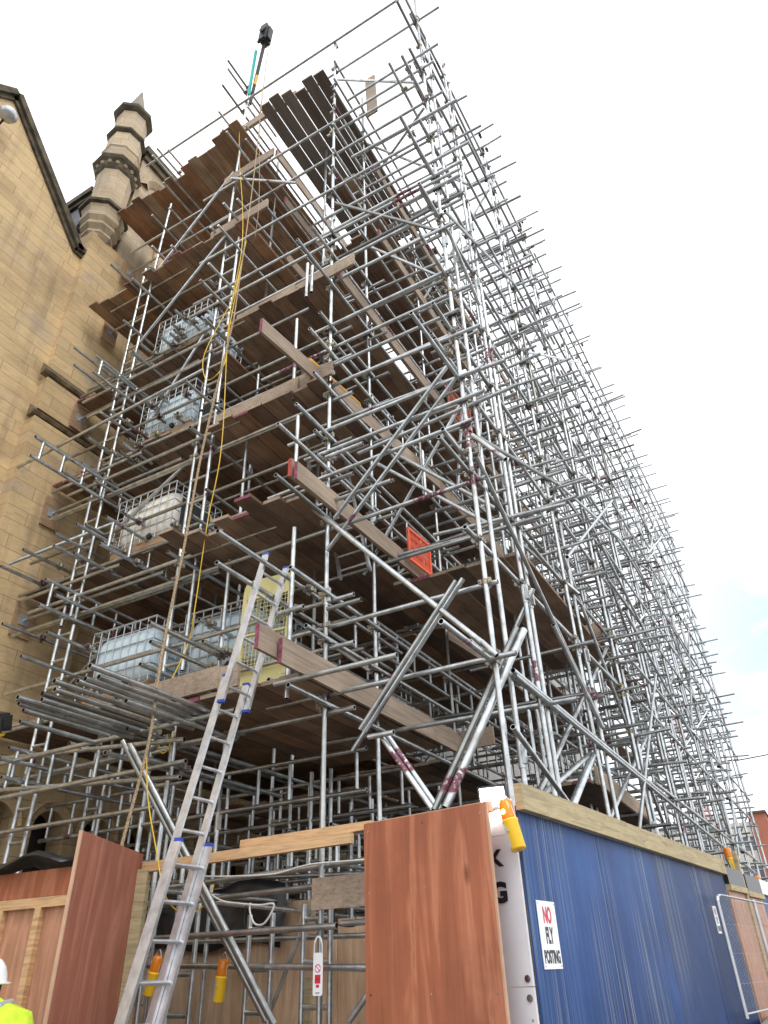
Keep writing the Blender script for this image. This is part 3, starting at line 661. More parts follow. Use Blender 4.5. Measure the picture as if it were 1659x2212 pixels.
# ground-level tubes on the near side, in front of the inner plywood
for (a, b, Y) in [((310, 1925), (790, 1858), 5.55), ((330, 1906), (792, 1886), 7.2), ((320, 1958), (790, 1902), 5.5), ((330, 2028), (727, 2000), 5.3), ((400, 2035), (800, 2020), 6.6), ((320, 2086), (800, 2090), 5.6), ((720, 2090), (800, 2093), 6.2), ((740, 1995), (800, 1990), 5.6)]:
    T('ledger', at(*a, Y=Y), at(*b, Y=Y))
T('ledger', (-5.3, 5.3, 2.3), (-5.2, 9, 2.3)); T('ledger', at(395, 1940, Y=5.2), at(800, 1985, Y=8.6))
lbeam((-4.15, 5.9, 0), (-4.15, 5.9, 2.15), (.28, 0, 0), .3); lbeam((-4.75, 5.9, 0), (-4.75, 5.9, 2.1), (.26, 0, 0), .3); lbeam((-5.55, 5.8, 0), (-5.55, 5.8, 2.7), (.26, 0, 0), .3)
lbeam((-5.15, 7.4, 0), (-5.15, 7.4, 3.7), (.28, 0, 0), .4); lbeam((-7.1, 6.8, 0), (-7.1, 6.8, 3.7), (.28, 0, 0), .4)
# hanging short standards at guard rails
for px, py0, py1, Y in [(636, 1140, 1505, 5.15), (644, 900, 1020, 5.3), (535, 945, 1110, 5.7), (792 - 150, 690, 860, 5.4), (497, 1210, 1470, 5.6), (1082 - 170, 975, 1074, 7.3), (903, 915, 1073, 7.6), (675, 575, 630, 5.2), (665, 570, 640, 5.3)]:
    a = at(px, py0, Y=Y); T('standard', a, (a.x, a.y, at(px, py1, Y=Y).z))
# tie tubes running to pads on the stone wall
for px, py in [(115, 1109), (53, 1340), (176, 904), (240, 718), (282, 590)]:
    p = at(px, py, X=FX + .2); T('transom', (FX + .25, p.y, p.z), (-6.4, p.y, p.z))
    T('transom', (FX + .5, p.y - .3, p.z + .12), (-6.9, p.y - .3, p.z + .12))
    put('wall_pad', lambda m, p=p: (m.box((FX + .145, p.y - .16, p.z - .26), (FX + .185, p.y + .16, p.z + .26), 0)), (p,), .3)
    put('base_plate', lambda m, p=p: (m.box((FX + .186, p.y - .08, p.z - .08), (FX + .196, p.y + .08, p.z + .08), 0), m.tube((FX + .19, p.y, p.z), (FX + .45, p.y, p.z), .017, 8)), (p,), .15)

# timber decks
def deck(x0, x1, y0, y1, z, jit=.12, gap=.006, step=0.0, tones=(0, .7), skip=(), grey=0):
    def fn(m):
        r2 = random.Random(int((x0 * 31 + y0 * 17 + z * 7) * 100)); x = x0; i = 0
        while x + .225 <= x1 + .01:
            ys = y0 + step * (x - x0) + r2.uniform(-jit, jit) * (1 if r2.random() < .6 else .2); y = ys; k = 0
            while y < y1 - .4:
                ye = min(y + r2.choice((3.9, 3.9, 3.0)), y1); t = tones[0] + (tones[1] - tones[0]) * r2.random()
                dz = r2.uniform(0, .006)
                if i not in skip: m.box((x + .002, y, z - .038 + dz), (x + .221, ye - .006, z + dz), 3 if grey else 0, t)
                if k == 0 and i not in skip: m.box((x + .001, y - .006, z - .039 + dz), (x + .222, y - .001, z + .001 + dz), 1 if r2.random() < .8 else 2, t)
                y = ye; k += 1
            x += .225 + gap * (1 + r2.random()); i += 1
    put('timber_deck', fn, ((x0, (y0 + y1) / 2, z), (x1, (y0 + y1) / 2, z)), 2)
deck(-5.25, -3.62, 4.98, 7.9, 3.90, .06); deck(-5.6, -3.62, 4.95, 8.9, 5.95, .25); deck(-5.55, -3.62, 5.3, 10.5, 7.84, .05)
deck(-5.55, -3.62, 5.35, 13, 9.84, .05); deck(-4.4, -3.62, 6.4, 14, 12.02, .1); deck(-4.3, -3.62, 6.4, 12, 13.9, .1)
deck(-5.2, -3.70, 5.2, 9.1, 15.5, .16, .010, 0, (.0, 1), (), 1); deck(-4.9, -3.72, 9.3, 13, 15.5, .1, .012, 0, (0, 1), (), 1)
deck(-9.15, -5.62, 5.50, 11.5, 15.42, .15, .005, -.12, (.3, 1)); deck(-9.1, -5.3, 5.35, 11, 12.4, .10, .006, 0, (.1, .85)); deck(-9.15, -5.9, 5.62, 11, 10.26, .06); deck(-9.15, -5.8, 5.62, 12, 8.42, .06)
deck(-9.15, -5.8, 5.62, 12, 6.48, .06); deck(-9.15, -5.0, 5.66, 12, 4.46, .06); deck(-9.1, -5.5, 9.2, 18, 3.9, .1)
deck(-5.5, -3.8, 8.5, 16, 3.9, .1); deck(-5.6, -3.8, 9, 17, 5.95, .1)
deck(-3.62, -2.0, 6.9, 10.9, 5.62, .05, .006, 0, (0, .55)); deck(-3.4, -2.25, 9.3, 13.2, 3.55, .1, .005, 0, (0, .5)); deck(-3.6, -2.9, 12, 20, 7.7, .1); deck(-3.6, -2.95, 11.4, 19, 5.62, .1)
for z in (7.84, 9.84, 12.0, 13.9): deck(-9.1, -6.1 if z > 11 else -5.7, 12.2, 20, z, .1)
for yy, zz in ((8.8, 9.84), (10, 12.0)): deck(-5.5, -4.2, yy, yy + 6, zz, .1, .006, 0, (.3, .95))

def toe(p, q, z, h=.225, t=.038, red=0):
    p = Vector((p[0], p[1], z + h / 2 + .012)); q = Vector((q[0], q[1], z + h / 2 + .012)); d = (q - p).normalized()
    def fn(m):
        m.bar(p, q, t, h); m.bar(p - d * .007, p - d * .001, t + .002, h + .002, 1 if not red else 2)
    put('toe_board', fn, (p, q), h)
for (p, q, z, r) in [((-3.62, 4.35), (-3.6, 8.35), 3.90, 0), ((-3.56, 4.6), (-3.54, 8.3), 3.84, 0), ((-3.68, 4.75), (-3.55, 8.95), 5.95, 1), ((-3.60, 4.75), (-3.5, 8.9), 5.88, 0), ((-3.9, 4.35), (-3.52, 8.3), 7.84, 0), ((-3.55, 8.3), (-3.5, 12.2), 7.84, 0),
                     ((-3.58, 5.5), (-3.55, 9.4), 9.84, 0), ((-3.55, 9.4), (-3.5, 13.3), 9.84, 0), ((-5.3, 6.4), (-5.2, 10.3), 12.4, 0), ((-5.35, 6.3), (-5.3, 10.2), 14.0, 0), ((-5.5, 6.1), (-5.45, 10), 15.45, 0), ((-5.75, 6.3), (-5.7, 10.2), 10.3, 0),
                     ((-3.5, 6.6), (-3.5, 10.5), 12.0, 0), ((-3.5, 10.5), (-3.5, 14.4), 12.0, 0), ((-3.5, 6.6), (-3.5, 10.5), 13.9, 0), ((-3.5, 10.5), (-3.5, 14.4), 13.9, 0), ((-3.5, 12.4), (-3.5, 16.3), 9.84, 0),
                     ((-5.62, 4.98), (-4.55, 4.96), 3.92, 0), ((-4.56, 4.97), (-4.32, 4.97), 3.90, 0), ((-5.5, 5.42), (-4.1, 5.38), 7.86, 0), ((-4.15, 5.42), (-3.6, 5.4), 7.9, 0), ((-5.4, 5.48), (-4.3, 5.45), 9.86, 0), ((-4.4, 5.5), (-3.3, 5.46), 9.9, 0),
                     ((-6.2, 5.42), (-4.95, 5.40), 12.42, 0), ((-6.1, 5.44), (-4.95, 5.42), 14.0, 0), ((-6.3, 5.40), (-4.5, 5.38), 15.5, 0), ((-3.55, 8.35), (-3.1, 8.33), 3.9, 0), ((-3.6, 8.9), (-2.9, 8.88), 5.95, 0),
                     ((-2.2, 10.2), (-1.9, 10.2), 5.7, 0), ((-3.9, 9.0), (-3.6, 12.9), 5.7, 0), ((-2.3, 12.8), (-2.2, 9.4), 3.5, 0)]:
    toe(p, q, z, .225, .038, r)
# raised board standing at the top
put('toe_board', lambda m: m.bar((-3.42, 6.4, 15.55), (-3.5, 6.5, 17.2), .225, .038), ((-3.42, 6.4, 15.6), (-3.5, 6.5, 17)), .2)

PM = {'coupler': [M_COUP], 'sleeve_coupler': [M_GALV], 'timber_deck': [M_BOARD, M_TOE, M_PINK, M_BOARDG], 'toe_board': [M_TOE, M_PINK, M_RED], 'wall_pad': [M_PAD], 'base_plate': [M_CAGE]}
inv = Matrix.Translation((3.7, -5.5, 0))
total = 0
for kind, lst in REG.items():
    lst.sort(key=lambda e: -e[0]); mats = PM.get(kind, [M_GALV, M_HOLE]); rest = MB(); nr_ = 0
    for i, (sc, fn) in enumerate(lst):
        if i < 100 and sc > 0:
            m = MB(); fn(m); o = m.build(kind, mats, scaf, fix=(kind in ('coupler', 'sleeve_coupler', 'timber_deck', 'toe_board', 'wall_pad', 'base_plate'))); o.matrix_parent_inverse = inv
        else: fn(rest); nr_ += 1
    if nr_:
        o = rest.build(kind + ('_cluster' if kind != 'transom' else '_cluster'), mats, scaf, fix=False); o.matrix_parent_inverse = inv; o['kind'] = 'stuff'
    total += len(lst); print(kind, len(lst))
print('scaffold members', total)

# ------------------------------------------------------------------ tanks on the lifts
def tank_parts(root, blue=True, label=False):
    w, d, h = 1.16, .98, .96
    m = MB(); m.box((-w / 2, -d / 2, .17), (w / 2, d / 2, h)); o = m.build('bottle', M_TANKB if blue else M_TANKW, root)
    bv = o.modifiers.new('b', 'BEVEL'); bv.width = .2; bv.segments = 7
    for p in o.data.polygons: p.use_smooth = True
    lv = MB(); c = MB(); W, D = w / 2 + .015, d / 2 + .015
    for z in (.19, .36, .53, .70, .88, 1.02):
        c.path([(-W, -D, z), (W, -D, z), (W, D, z), (-W, D, z), (-W, -D, z)], .009 if z < 1 else .014, 6)
    for i in range(9):
        x = -W + 2 * W * i / 8
        for s_ in (-1, 1): c.tube((x, s_ * D, .12), (x, s_ * D, 1.02), .008, 6)
    for i in range(1, 7):
        y = -D + 2 * D * i / 7
        for s_ in (-1, 1): c.tube((s_ * W, y, .12), (s_ * W, y, 1.02), .008, 6)
    c.tube((-W, -D + .3, 1.02), (W, -D + .3, 1.02), .014, 6); c.tube((-W, D - .3, 1.02), (W, D - .3, 1.02), .014, 6); c.build('cage', M_CAGE, root)
    p = MB()
    for y in (-D + .06, 0, D - .06): p.box((-W, y - .05, 0), (W, y + .05, .1))
    for x in (-W + .06, 0, W - .06): p.box((x - .06, -D, .1), (x + .06, D, .13))
    p.build('pallet', M_PAD, root)
    p = MB(); p.lathe((0, 0, h), [(.09, 0), (.09, .05), (.02, .055)], 12); p.build('lid', M_BLACK, root)
    if label: p = MB(); p.box((W + .002, -.35, .25), (W + .012, .25, .8)); p.build('plate', M_LABEL, root)
    p = MB(); p.lathe((.2, -D - .01, .16), [(.03, -.04), (.05, 0), (.03, .04)], 8); p.build('tap', M_BLACK, root)
for (x, y, z, rz, bl, lb, nm) in [(-6.82, 6.10, 10.27, 0, True, False, 'blue-grey water tank in a wire cage, highest of the stacked lifts'), (-6.80, 6.10, 8.43, 0, True, True, 'blue-grey water tank in a wire cage directly above the cream tank'),
                              (-6.84, 6.08, 6.49, 0, False, True, 'cream white water tank in a wire cage on the middle lift'), (-6.86, 6.12, 4.47, 0, True, False, 'large blue-grey water tank in a wire cage on the lowest lift beside the stone wall'),
                              (-5.5, 6.35, 4.47, .05, True, False, 'grey water tank on the lowest lift between tubes left of the yellow mesh gate')]:
    r = thing('water_tank', nm, 'tank', (x, y, z), 'caged water tanks standing on the scaffold lifts'); r.rotation_euler.z = rz; r.scale = (.92, .92, .92); tank_parts(r, bl, lb)

# ------------------------------------------------------------------ aluminium ladders
def ladder(name, label, p0, p1, wv, secs, grp=None, spare=.0, hero=True):
    """secs: (start, end, lateral offset) in metres along the run"""
    p0 = Vector(p0); p1 = Vector(p1); d = (p1 - p0).normalized(); wv = Vector(wv); nrm = d.cross(wv.normalized()).normalized()
    r = thing(name, label, 'ladder', tuple(p0), grp)
    for k, (a, b, off, inset) in enumerate(secs):
        o = nrm * off; ins = wv.normalized() * inset
        for s_ in (0, 1):
            c = wv * s_ + ins * (1 if s_ == 0 else -1) + o; m = MB(); m.bar(c + d * a, c + d * b, .026, .062, 0, 0, nrm)
            st = m.build('stile', M_ALU, r)
            if hero:
                m = MB(); m.bar(c + d * (b - .005), c + d * (b + .02), .030, .066, 0, 0, nrm); m.bar(c + d * (a - .02), c + d * (a + .005), .030, .066, 0, 0, nrm); m.build('end_cap', M_BLUEP, st)
        t = a + .14
        while t < b - .08:
            m = MB(); c0 = ins + o + d * t; c1 = wv - ins + o + d * t; m.tube(c0 - wv.normalized() * .012, c1 + wv.normalized() * .012, .0145, 8)
            m.build('rung', M_ALU, r); t += .25 if hero else .27
    return r
L0 = Vector((-4.385, 3.775, 0)); L1 = Vector((-4.04, 4.85, 5.15))
lad = ladder('extension_ladder', 'long aluminium extension ladder with blue end caps leaning on the scaffold', L0, L1, (0, .34, 0), [(0, 2.55, -.03, 0), (1.25, 3.95, .033, .03), (3.7, 5.30, -.03, 0)])
for (pa, pb, qa, lb) in [((644, 645), (668, 1013), (690, 623), 'aluminium ladder inside the scaffold reaching the second highest front deck'), ((1016 - 320, 1020), (735, 1250), (725, 1015), 'aluminium ladder behind the front standard below the mustard mesh guard')]:
    a = at(*pb, Y=6.15); b = at(*pa, Y=6.85); ladder('access_ladder', lb, a, b, (.40, 0, 0), [(0, (b - a).length, 0, 0)], 'ladders between scaffold decks', hero=False)
for (x, y, z, z1, lb) in [(-3.35, 8.6, 7.9, 10.9, 'steel ladder further back climbing behind the long toe boards')]:
    ladder('access_ladder', lb, (x, y, z), (x + .1, y + .7, z1), (.36, 0, 0), [(0, 3.1, 0, 0)], 'ladders between scaffold decks', hero=False)

# ------------------------------------------------------------------ yellow mesh gate, orange and mustard guards
def rounded(w, h, r, k=5):
    pts = []
    for cx, cz, a0 in ((w / 2 - r, h - r, 0), (-w / 2 + r, h - r, 90), (-w / 2 + r, r, 180), (w / 2 - r, r, 270)):
        for i in range(k + 1): t = R(a0 + 90 * i / k); pts.append((cx + r * math.cos(t), cz + r * math.sin(t)))
    return pts
gate = thing('mesh_gate', 'pale yellow metal gate with square mesh standing behind the long ladder', 'gate', (-4.60, 5.62, 4.12)); gate.rotation_euler = (0, R(2), R(3))
w_, h_ = .66, 1.30
for zz in (0, h_ - .24): m = MB(); m.prism([(x, z + zz) for x, z in rounded(w_, .24, .1)], 'y', -.012, .012); m.build('solid_panel', M_YEL, gate)
m = MB(); 
for s_ in (-1, 1): m.box((s_ * w_ / 2 - (.055 if s_ > 0 else 0), -.018, .12), (s_ * w_ / 2 + (.055 if s_ < 0 else 0), .018, h_ - .12))
m.box((-w_ / 2, -.015, .62), (w_ / 2, .015, .645)); m.build('frame', M_YEL, gate)
m = MB()
for i in range(1, 12): x = -w_ / 2 + .05 + (w_ - .1) * i / 12; m.tube((x, 0, .2), (x, 0, h_ - .2), .0035, 5)
for i in range(17): z = .24 + i * .05; m.tube((-w_ / 2 + .03, 0, z), (w_ / 2 - .03, 0, z), .0035, 5)
m.build('mesh', M_YEL, gate)
def guard(name, label, p, q, h, mt, slots=16):
    p = Vector(p); q = Vector(q); r = thing(name, label, 'mesh guard', tuple((p + q) / 2)); c = (p + q) / 2; m = MB(); up = Vector((0, 0, h)); P = p - c; Q = q - c
    for a, b in ((P, Q), (P + up, Q + up), (P, P + up), (Q, Q + up)): m.bar(a, b, .02, .045)
    m.build('frame', mt, r); m = MB(); L = (Q - P).length
    for i in range(slots):
        a = P + (Q - P) * (i / slots); b = P + (Q - P) * min(1, (i + 2.2) / slots); m.bar(a, b + up * (1 if i + 2.2 <= slots else (slots - i) / 2.2), .006, .01)
        a = P + (Q - P) * ((i + 1) / slots); b = P + (Q - P) * max(0, (i - 1.2) / slots); m.bar(a, b + up * (1 if i - 1.2 >= 0 else (i + 1) / 2.2), .006, .01)
    m.build('mesh', mt, r); return r
a = at(884, 1190, X=-3.45); guard('brick_guard', 'orange plastic mesh guard beside the middle toe board', (-3.45, a.y, 5.98), (-3.42, a.y + .55, 5.98), .45, M_ORAN)
a = at(722, 812, X=-3.56); guard('brick_guard', 'mustard yellow mesh guard behind the front standard', (-3.86, a.y - .1, 7.9), (-3.76, a.y + .95, 7.9), .30, M_MUST, 24)
guard('brick_guard', 'dull red mesh guard high behind the inner toe board', (-3.45, 8.9, 9.9), (-3.4, 9.8, 9.9), .6, M_BRICKR)
for k, (y, z) in enumerate(((26.5, 5.6), (29, 4.2), (24.8, 8.1), (28.5, 2.6))):
    guard('brick_guard', ('orange mesh guard far along the scaffold at mid height', 'bright orange mesh guard far along the scaffold, above the lowest one', 'small orange mesh guard far along, uppermost of its group', 'orange mesh guard lowest and farthest along the scaffold')[k], (-3.1, y, z), (-3.0, y + 1.8, z), 1.1, M_ORAN)

# ------------------------------------------------------------------ hoist, ropes, cables
hp = at(540, 225, Y=5.6); ht = at(573, 85, Y=5.3)
hoist = thing('rope_hoist', 'dark pulley hoist head with turquoise strap on top of the scaffold', 'hoist', tuple(hp))
m = MB(); m.tube((0, 0, 0), tuple(ht - hp), .035, 8); m.bar(Vector((0, 0, 0)) + (ht - hp) * .35, (ht - hp) * .9, .07, .05); m.build('arm', M_BLACK, hoist)
m = MB(); c = ht - hp; m.bar(c + Vector((-.02, 0, -.12)), c + Vector((.03, -.02, .42)), .17, .22); m.bar(c + Vector((.10, 0, -.1)), c + Vector((.13, 0, .34)), .05, .12); m.bar(c + Vector((-.1, 0, .05)), c + Vector((.0, 0, .30)), .05, .26); m.lathe(tuple(c + Vector((.06, -.16, .1))), [(.02, -.03), (.10, -.02), (.10, .02), (.02, .03)], 12, 0, 0, False, Matrix.Rotation(R(90), 3, 'X')); m.build('motor_head', M_BLACK, hoist)
m = MB(); a = at(537, 205, Y=5.5) - hp; b = at(553, 110, Y=5.4) - hp; m.bar(a, b, .05, .045); m.build('strap', M_TURQ, hoist)
m = MB(); m.bar((ht - hp) * .28, (ht - hp) * .42, .05, .09); m.build('buckle', M_LAMPY, hoist)
def rope_obj(name, label, cat, pts, r, mt, twist=False, grp=None):
    m = MB(); pts = [Vector(p) for p in pts]
    # smooth through points
    P = []
    for i in range(len(pts) - 1):
        p0 = pts[max(0, i - 1)]; p1 = pts[i]; p2 = pts[i + 1]; p3 = pts[min(len(pts) - 1, i + 2)]; n = 10
        for k in range(n):
            t = k / n; P.append(.5 * ((2 * p1) + (p2 - p0) * t + (2 * p0 - 5 * p1 + 4 * p2 - p3) * t * t + (3 * p1 - p0 - 3 * p2 + p3) * t ** 3))
    P.append(pts[-1])
    if twist:
        for ph in (0, 2.09, 4.19):
            Q = []; acc = 0
            for i in range(len(P) - 1):
                L = (P[i + 1] - P[i]).length; n = max(2, int(L / .02))
                d = (P[i + 1] - P[i]).normalized(); a = d.cross(Vector((1, 0, 0))).normalized(); b = d.cross(a)
                for k in range(n):
                    t = (acc + L * k / n) * 2 * math.pi / .11 + ph; Q.append(P[i].lerp(P[i + 1], k / n) + a * math.cos(t) * r * .52 + b * math.sin(t) * r * .52)
                acc += L
            m.path(Q, r * .56, 5)
    else: m.path(P, r, 6)
    return tag(m.build(name, mt), label, cat, grp)
rp = [at(580, 100, Y=5.2), at(569, 190, Y=5.1), at(546, 400, Y=4.95), at(505, 690, Y=4.8), at(440, 960, Y=4.7), at(398, 1180, Y=4.62), at(352, 1400, Y=4.55), at(322, 1600, Y=4.5), at(262, 1830, Y=4.5), (-5.15, 4.45, 1.2)]
rope_obj('rope', 'thick twisted hemp rope hanging from the hoist down to the red plywood sheet', 'rope', rp[3:], .015, M_ROPE, True)
rope_obj('rope', 'thin upper hoist rope falling from the pulley past the top decks', 'rope', rp[:4], .009, M_ROPE)
rope_obj('rope', 'second thin hoist line running beside the upper rope', 'rope', [at(577, 100, Y=5.2), at(562, 240, Y=5.1), at(560, 420, Y=5.2), at(553, 500, Y=5.3), at(548, 520, Y=5.4)], .006, M_ROPE)
rope_obj('cable', 'yellow cable hanging down the whole left part of the scaffold', 'cable', [at(518, 250, Y=5.3), at(517, 340, Y=5.3), at(524, 450, Y=5.3), at(522, 540, Y=5.2), at(503, 640, Y=5.2), at(492, 720, Y=5.2), at(479, 960, Y=5.2), at(448, 1130, Y=5.2), at(420, 1320, Y=5.2), at(403, 1400, Y=5.25), at(330, 1560, Y=4.9), at(318, 1700, Y=4.8), at(340, 1850, Y=4.9), at(355, 1930, Y=4.9), at(385, 1968, Y=5.2), at(425, 1968, Y=5.4), at(447, 1945, Y=5.4), at(462, 1912, Y=5.5)], .0065, M_YCAB)
rope_obj('cable', 'yellow cable looping loose beside the caged tanks', 'cable', [at(532, 520, Y=5.2), at(505, 640, Y=5.2), at(490, 670, Y=5.2), at(450, 745, Y=5.1), at(438, 785, Y=5.1), at(446, 820, Y=5.1), at(470, 808, Y=5.1), at(488, 775, Y=5.2), at(497, 700, Y=5.2), at(528, 540, Y=5.3)], .0065, M_YCAB)
rope_obj('cable', 'short yellow cable loop under the lowest deck', 'cable', [at(342, 1590, Y=5.4), at(345, 1620, Y=5.4), at(356, 1626, Y=5.4), at(370, 1600, Y=5.4), at(378, 1560, Y=5.4)], .006, M_YCAB)
rope_obj('cable', 'white cable tied along the tube below the pale timber rail', 'cable', [at(430, 1893, Y=5.4), at(500, 1893, Y=5.4), at(590, 1888, Y=5.4), at(650, 1872, Y=5.4), at(690, 1865, Y=5.4), at(790, 1857, Y=5.4), at(820, 1852, Y=5.4)], .008, M_WCAB)
rope_obj('cable', 'white cable sagging into a loop in front of the black sheet', 'cable', [at(448, 1928, Y=5.3), at(480, 1946, Y=5.3), at(510, 1951, Y=5.3), at(560, 1955, Y=5.3), at(590, 1952, Y=5.3), at(588, 1968, Y=5.3), at(570, 1995, Y=5.3), at(550, 1995, Y=5.3), at(540, 1970, Y=5.3), at(541, 1950, Y=5.3)], .008, M_WCAB)
rope_obj('cable', 'black cable dangling behind the white cable loop', 'cable', [at(532, 1955, Y=5.6), at(527, 1985, Y=5.6), at(535, 2008, Y=5.6), at(570, 2003, Y=5.6)], .005, M_KCAB)
rope_obj('cable', 'thin black cables drooping beside the grey plank', 'cable', [at(728, 1955, Y=5.6), at(722, 1985, Y=5.6), at(738, 2000, Y=5.6), at(768, 1998, Y=5.6), at(765, 1965, Y=5.6)], .005, M_KCAB)
rope_obj('overhead_wire', 'thin dark overhead wire crossing the pale sky at the right edge', 'wire', [(-2.2, 35, 8.9), (6, 36.5, 9.55), (30, 41, 11.2)], .025, M_KCAB)

# ------------------------------------------------------------------ hoarding and panels
def sheet(name, mats, p, q, z0, z1, th=.018, label=None, cat=None, parent=None, split=None, tag_=True):
    p = Vector((p[0], p[1], 0)); q = Vector((q[0], q[1], 0)); L = (q - p).length; ang = math.atan2(q.y - p.y, q.x - p.x)
    m = MB(); n = max(1, round(L / 1.22)) if split else 1
    for i in range(n): m.box((L * i / n + .0015, -th / 2, z0), (L * (i + 1) / n - .0015, th / 2, z1))
    o = m.build(name, mats, parent); o.location = (p.x, p.y, 0); o.rotation_euler.z = ang
    if label: tag(o, label, cat)
    return o
# near red-brown sheet (right of centre)
pn = thing('plywood_panel', 'large red-brown plywood sheet at the hoarding corner under the floodlight', 'panel', (-2.70, 4.545, 0))
ang = math.atan2(4.37 - 4.545, -1.685 + 2.70)
pn.rotation_euler.z = ang
m = MB(); m.box((0, -.02, 0), (.985, -.003, 2.475)); m.build('sheet', M_REDPLY, pn)
m = MB(); m.box((.986, -.021, 0), (.998, -.002, 2.475)); m.box((0, -.001, 2.43), (1.0, .05, 2.485)); m.build('edge_strip', M_EDGE, pn)
m = MB()
for x_ in (.04, .5, .945):
    for z_ in (.3, .9, 1.5, 2.05, 2.42): m.tube((x_, -.0225, z_), (x_, -.0195, z_), .006, 8)
m.build('screws', M_COUP, pn)
# blue street hoarding
P0 = Vector((-1.585, 4.50, 0)); P1 = Vector((-1.075, 9.62, 0)); HL = (P1 - P0).length; ha = math.atan2(P1.y - P0.y, P1.x - P0.x)
hb = thing('site_hoarding', 'streaked dark blue painted timber hoarding with pale capping board along the street', 'hoarding', tuple(P0)); hb.rotation_euler.z = ha
m = MB()
for i in range(4): m.box((HL * i / 4 + .003, -.009 - .0015 * (i % 2), .0), (HL * (i + 1) / 4 - .003, .009, 2.46), 0, (0, .12, .5, .62)[i])
m.build('sheet', M_BLUE, hb)
m = MB(); m.box((-.02, -.065, 2.43), (1.9, -.0095, 2.585)); m.box((1.904, -.063, 2.43), (HL, -.0095, 2.583)); m.build('capping_board', M_CAP, hb)
m = MB()
for i in range(5): m.box((HL * i / 4.02 + .02, .01, 0), (HL * i / 4.02 + .11, .08, 2.4))
m.build('post', M_CAP, hb)
# white end board facing the camera
ea = math.atan2(4.70 - 4.50, -2.5 + 1.585)
wb = thing('end_board', 'narrow scuffed white board with black letters at the hoarding corner', 'board', (-1.60, 4.49, 0)); wb.rotation_euler.z = ea
m = MB(); m.box((0, -.006, 0), (.85, .012, 1.52)); m.box((0, -.006, 1.524), (.85, .012, 2.30)); m.box((0, -.004, 2.304), (.85, .009, 2.5)); m.build('sheet', M_WHITE, wb)
m = MB()
for x, z in ((.03, 1.56), (.03, 1.47)): m.lathe((x, .012, z), [(.018, 0), (.018, .006), (.006, .007)], 10, 0, 0, False, Matrix.Rotation(R(-90), 3, 'X'))
m.build('bolt', M_COUP, wb)

def text(s, mt, parent, loc, rot, sx, sy, name='lettering', ext=.0015, off=.0):
    cu = bpy.data.curves.new('t', 'FONT'); cu.body = s; cu.size = 1; cu.align_x = 'CENTER'; cu.extrude = 0; cu.offset = off * 1.5
    o = bpy.data.objects.new('t', cu); C.objects.link(o); dg = bpy.context.evaluated_depsgraph_get(); me = bpy.data.meshes.new_from_object(o.evaluated_get(dg)); bpy.data.objects.remove(o)
    xs = [v.co.x for v in me.vertices]; ys = [v.co.y for v in me.vertices]; w0 = max(xs) - min(xs); h0 = max(ys) - min(ys); cx = (max(xs) + min(xs)) / 2; y0 = min(ys)
    for v in me.vertices: v.co = Vector(((v.co.x - cx) * sx / w0, (v.co.y - y0) * sy / h0, v.co.z))
    me.materials.clear(); me.materials.append(mt); n = bpy.data.objects.new(name, me); C.objects.link(n); n.parent = parent; n.location = loc; n.rotation_euler = rot
    return n
# letters on the white board (its outer face looks towards -Y; local x runs to the left, so turn the text round)
def on_board(s, x, z, w, h): text(s, M_INKB, wb, (x, .0165, z), (R(90), 0, R(180)), w, h, off=.035)
on_board('K', .150, 2.13, .10, .095); on_board('G', .155, 1.935, .11, .115)
# signs on the blue hoarding
def nofly(x, z, w, h, label, grp='fly posting signs on the blue hoarding'):
    s = thing('warning_sign', label, 'sign', (0, 0, 0), grp)
    s.matrix_world = Matrix.Translation(P0) @ Matrix.Rotation(ha, 4, 'Z') @ Matrix.Translation((x, -.013, z))
    m = MB(); m.box((-w / 2, -.002, 0), (w / 2, .002, h)); m.build('plate', M_SIGN, s)
    m = MB()
    for x_ in (-w * .44, w * .44):
        for z_ in (h * .04, h * .96): m.tube((x_, -.005, z_), (x_, -.001, z_), .004, 6)
    m.build('screws', M_COUP, s)
    text('NO', M_INKR, s, (0, -.0035, h * .66), (R(90), 0, 0), w * .46, h * .26, off=.03)
    text('FLY', M_INKB, s, (0, -.0035, h * .36), (R(90), 0, 0), w * .42, h * .25, off=.03)
    text('POSTING', M_INKB, s, (0, -.0035, h * .075), (R(90), 0, 0), w * .86, h * .20, off=.03)
    return s
pa = at(1154, 1945, X=-1.5); 
nofly(.217, 1.60, .255, .345, 'white NO FLY POSTING sign with red and black letters near the corner')
nofly(4.37, 1.85, .14, .24, 'farther white fly posting sign by the end of the first blue hoarding')
# second and third stretches
pq = thing('site_hoarding', 'short pinkish plywood gate between the two blue hoardings', 'hoarding', (-1.05, 9.68, 0)); pq.rotation_euler.z = ha - .02
m = MB(); m.box((0, 0, 0), (.75, .018, 2.28)); m.box((.83, 0, 0), (1.62, .018, 2.28)); m.build('sheet', M_PINKPLY, pq)
m = MB(); m.box((0, -.04, 2.28), (.78, .02, 2.34)); m.box((.82, -.04, 2.26), (1.62, .02, 2.32)); m.box((.75, -.02, 0), (.83, .03, 2.75)); m.build('frame', M_CAP, pq)
m = MB(); m.box((0, -.03, 2.345), (.74, .04, 2.52)); m.box((.85, -.03, 2.325), (1.6, .04, 2.5)); m.build('polythene_wrap', M_TARP, pq)
h2 = thing('site_hoarding', 'farther blue painted hoarding with pale top strip at the right edge', 'hoarding', (-1.06, 11.35, 0)); h2.rotation_euler.z = math.atan2(8.0, .72)
m = MB(); m.box((0, -.009, 0), (9, .009, 2.4)); m.box((0, -.03, 2.38), (.55, -.011, 2.56)); m.build('sheet', M_BLUE, h2)
m = MB(); m.box((.555, -.05, 2.40), (9, -.012, 2.58)); m.build('capping_board', M_SIGN, h2)
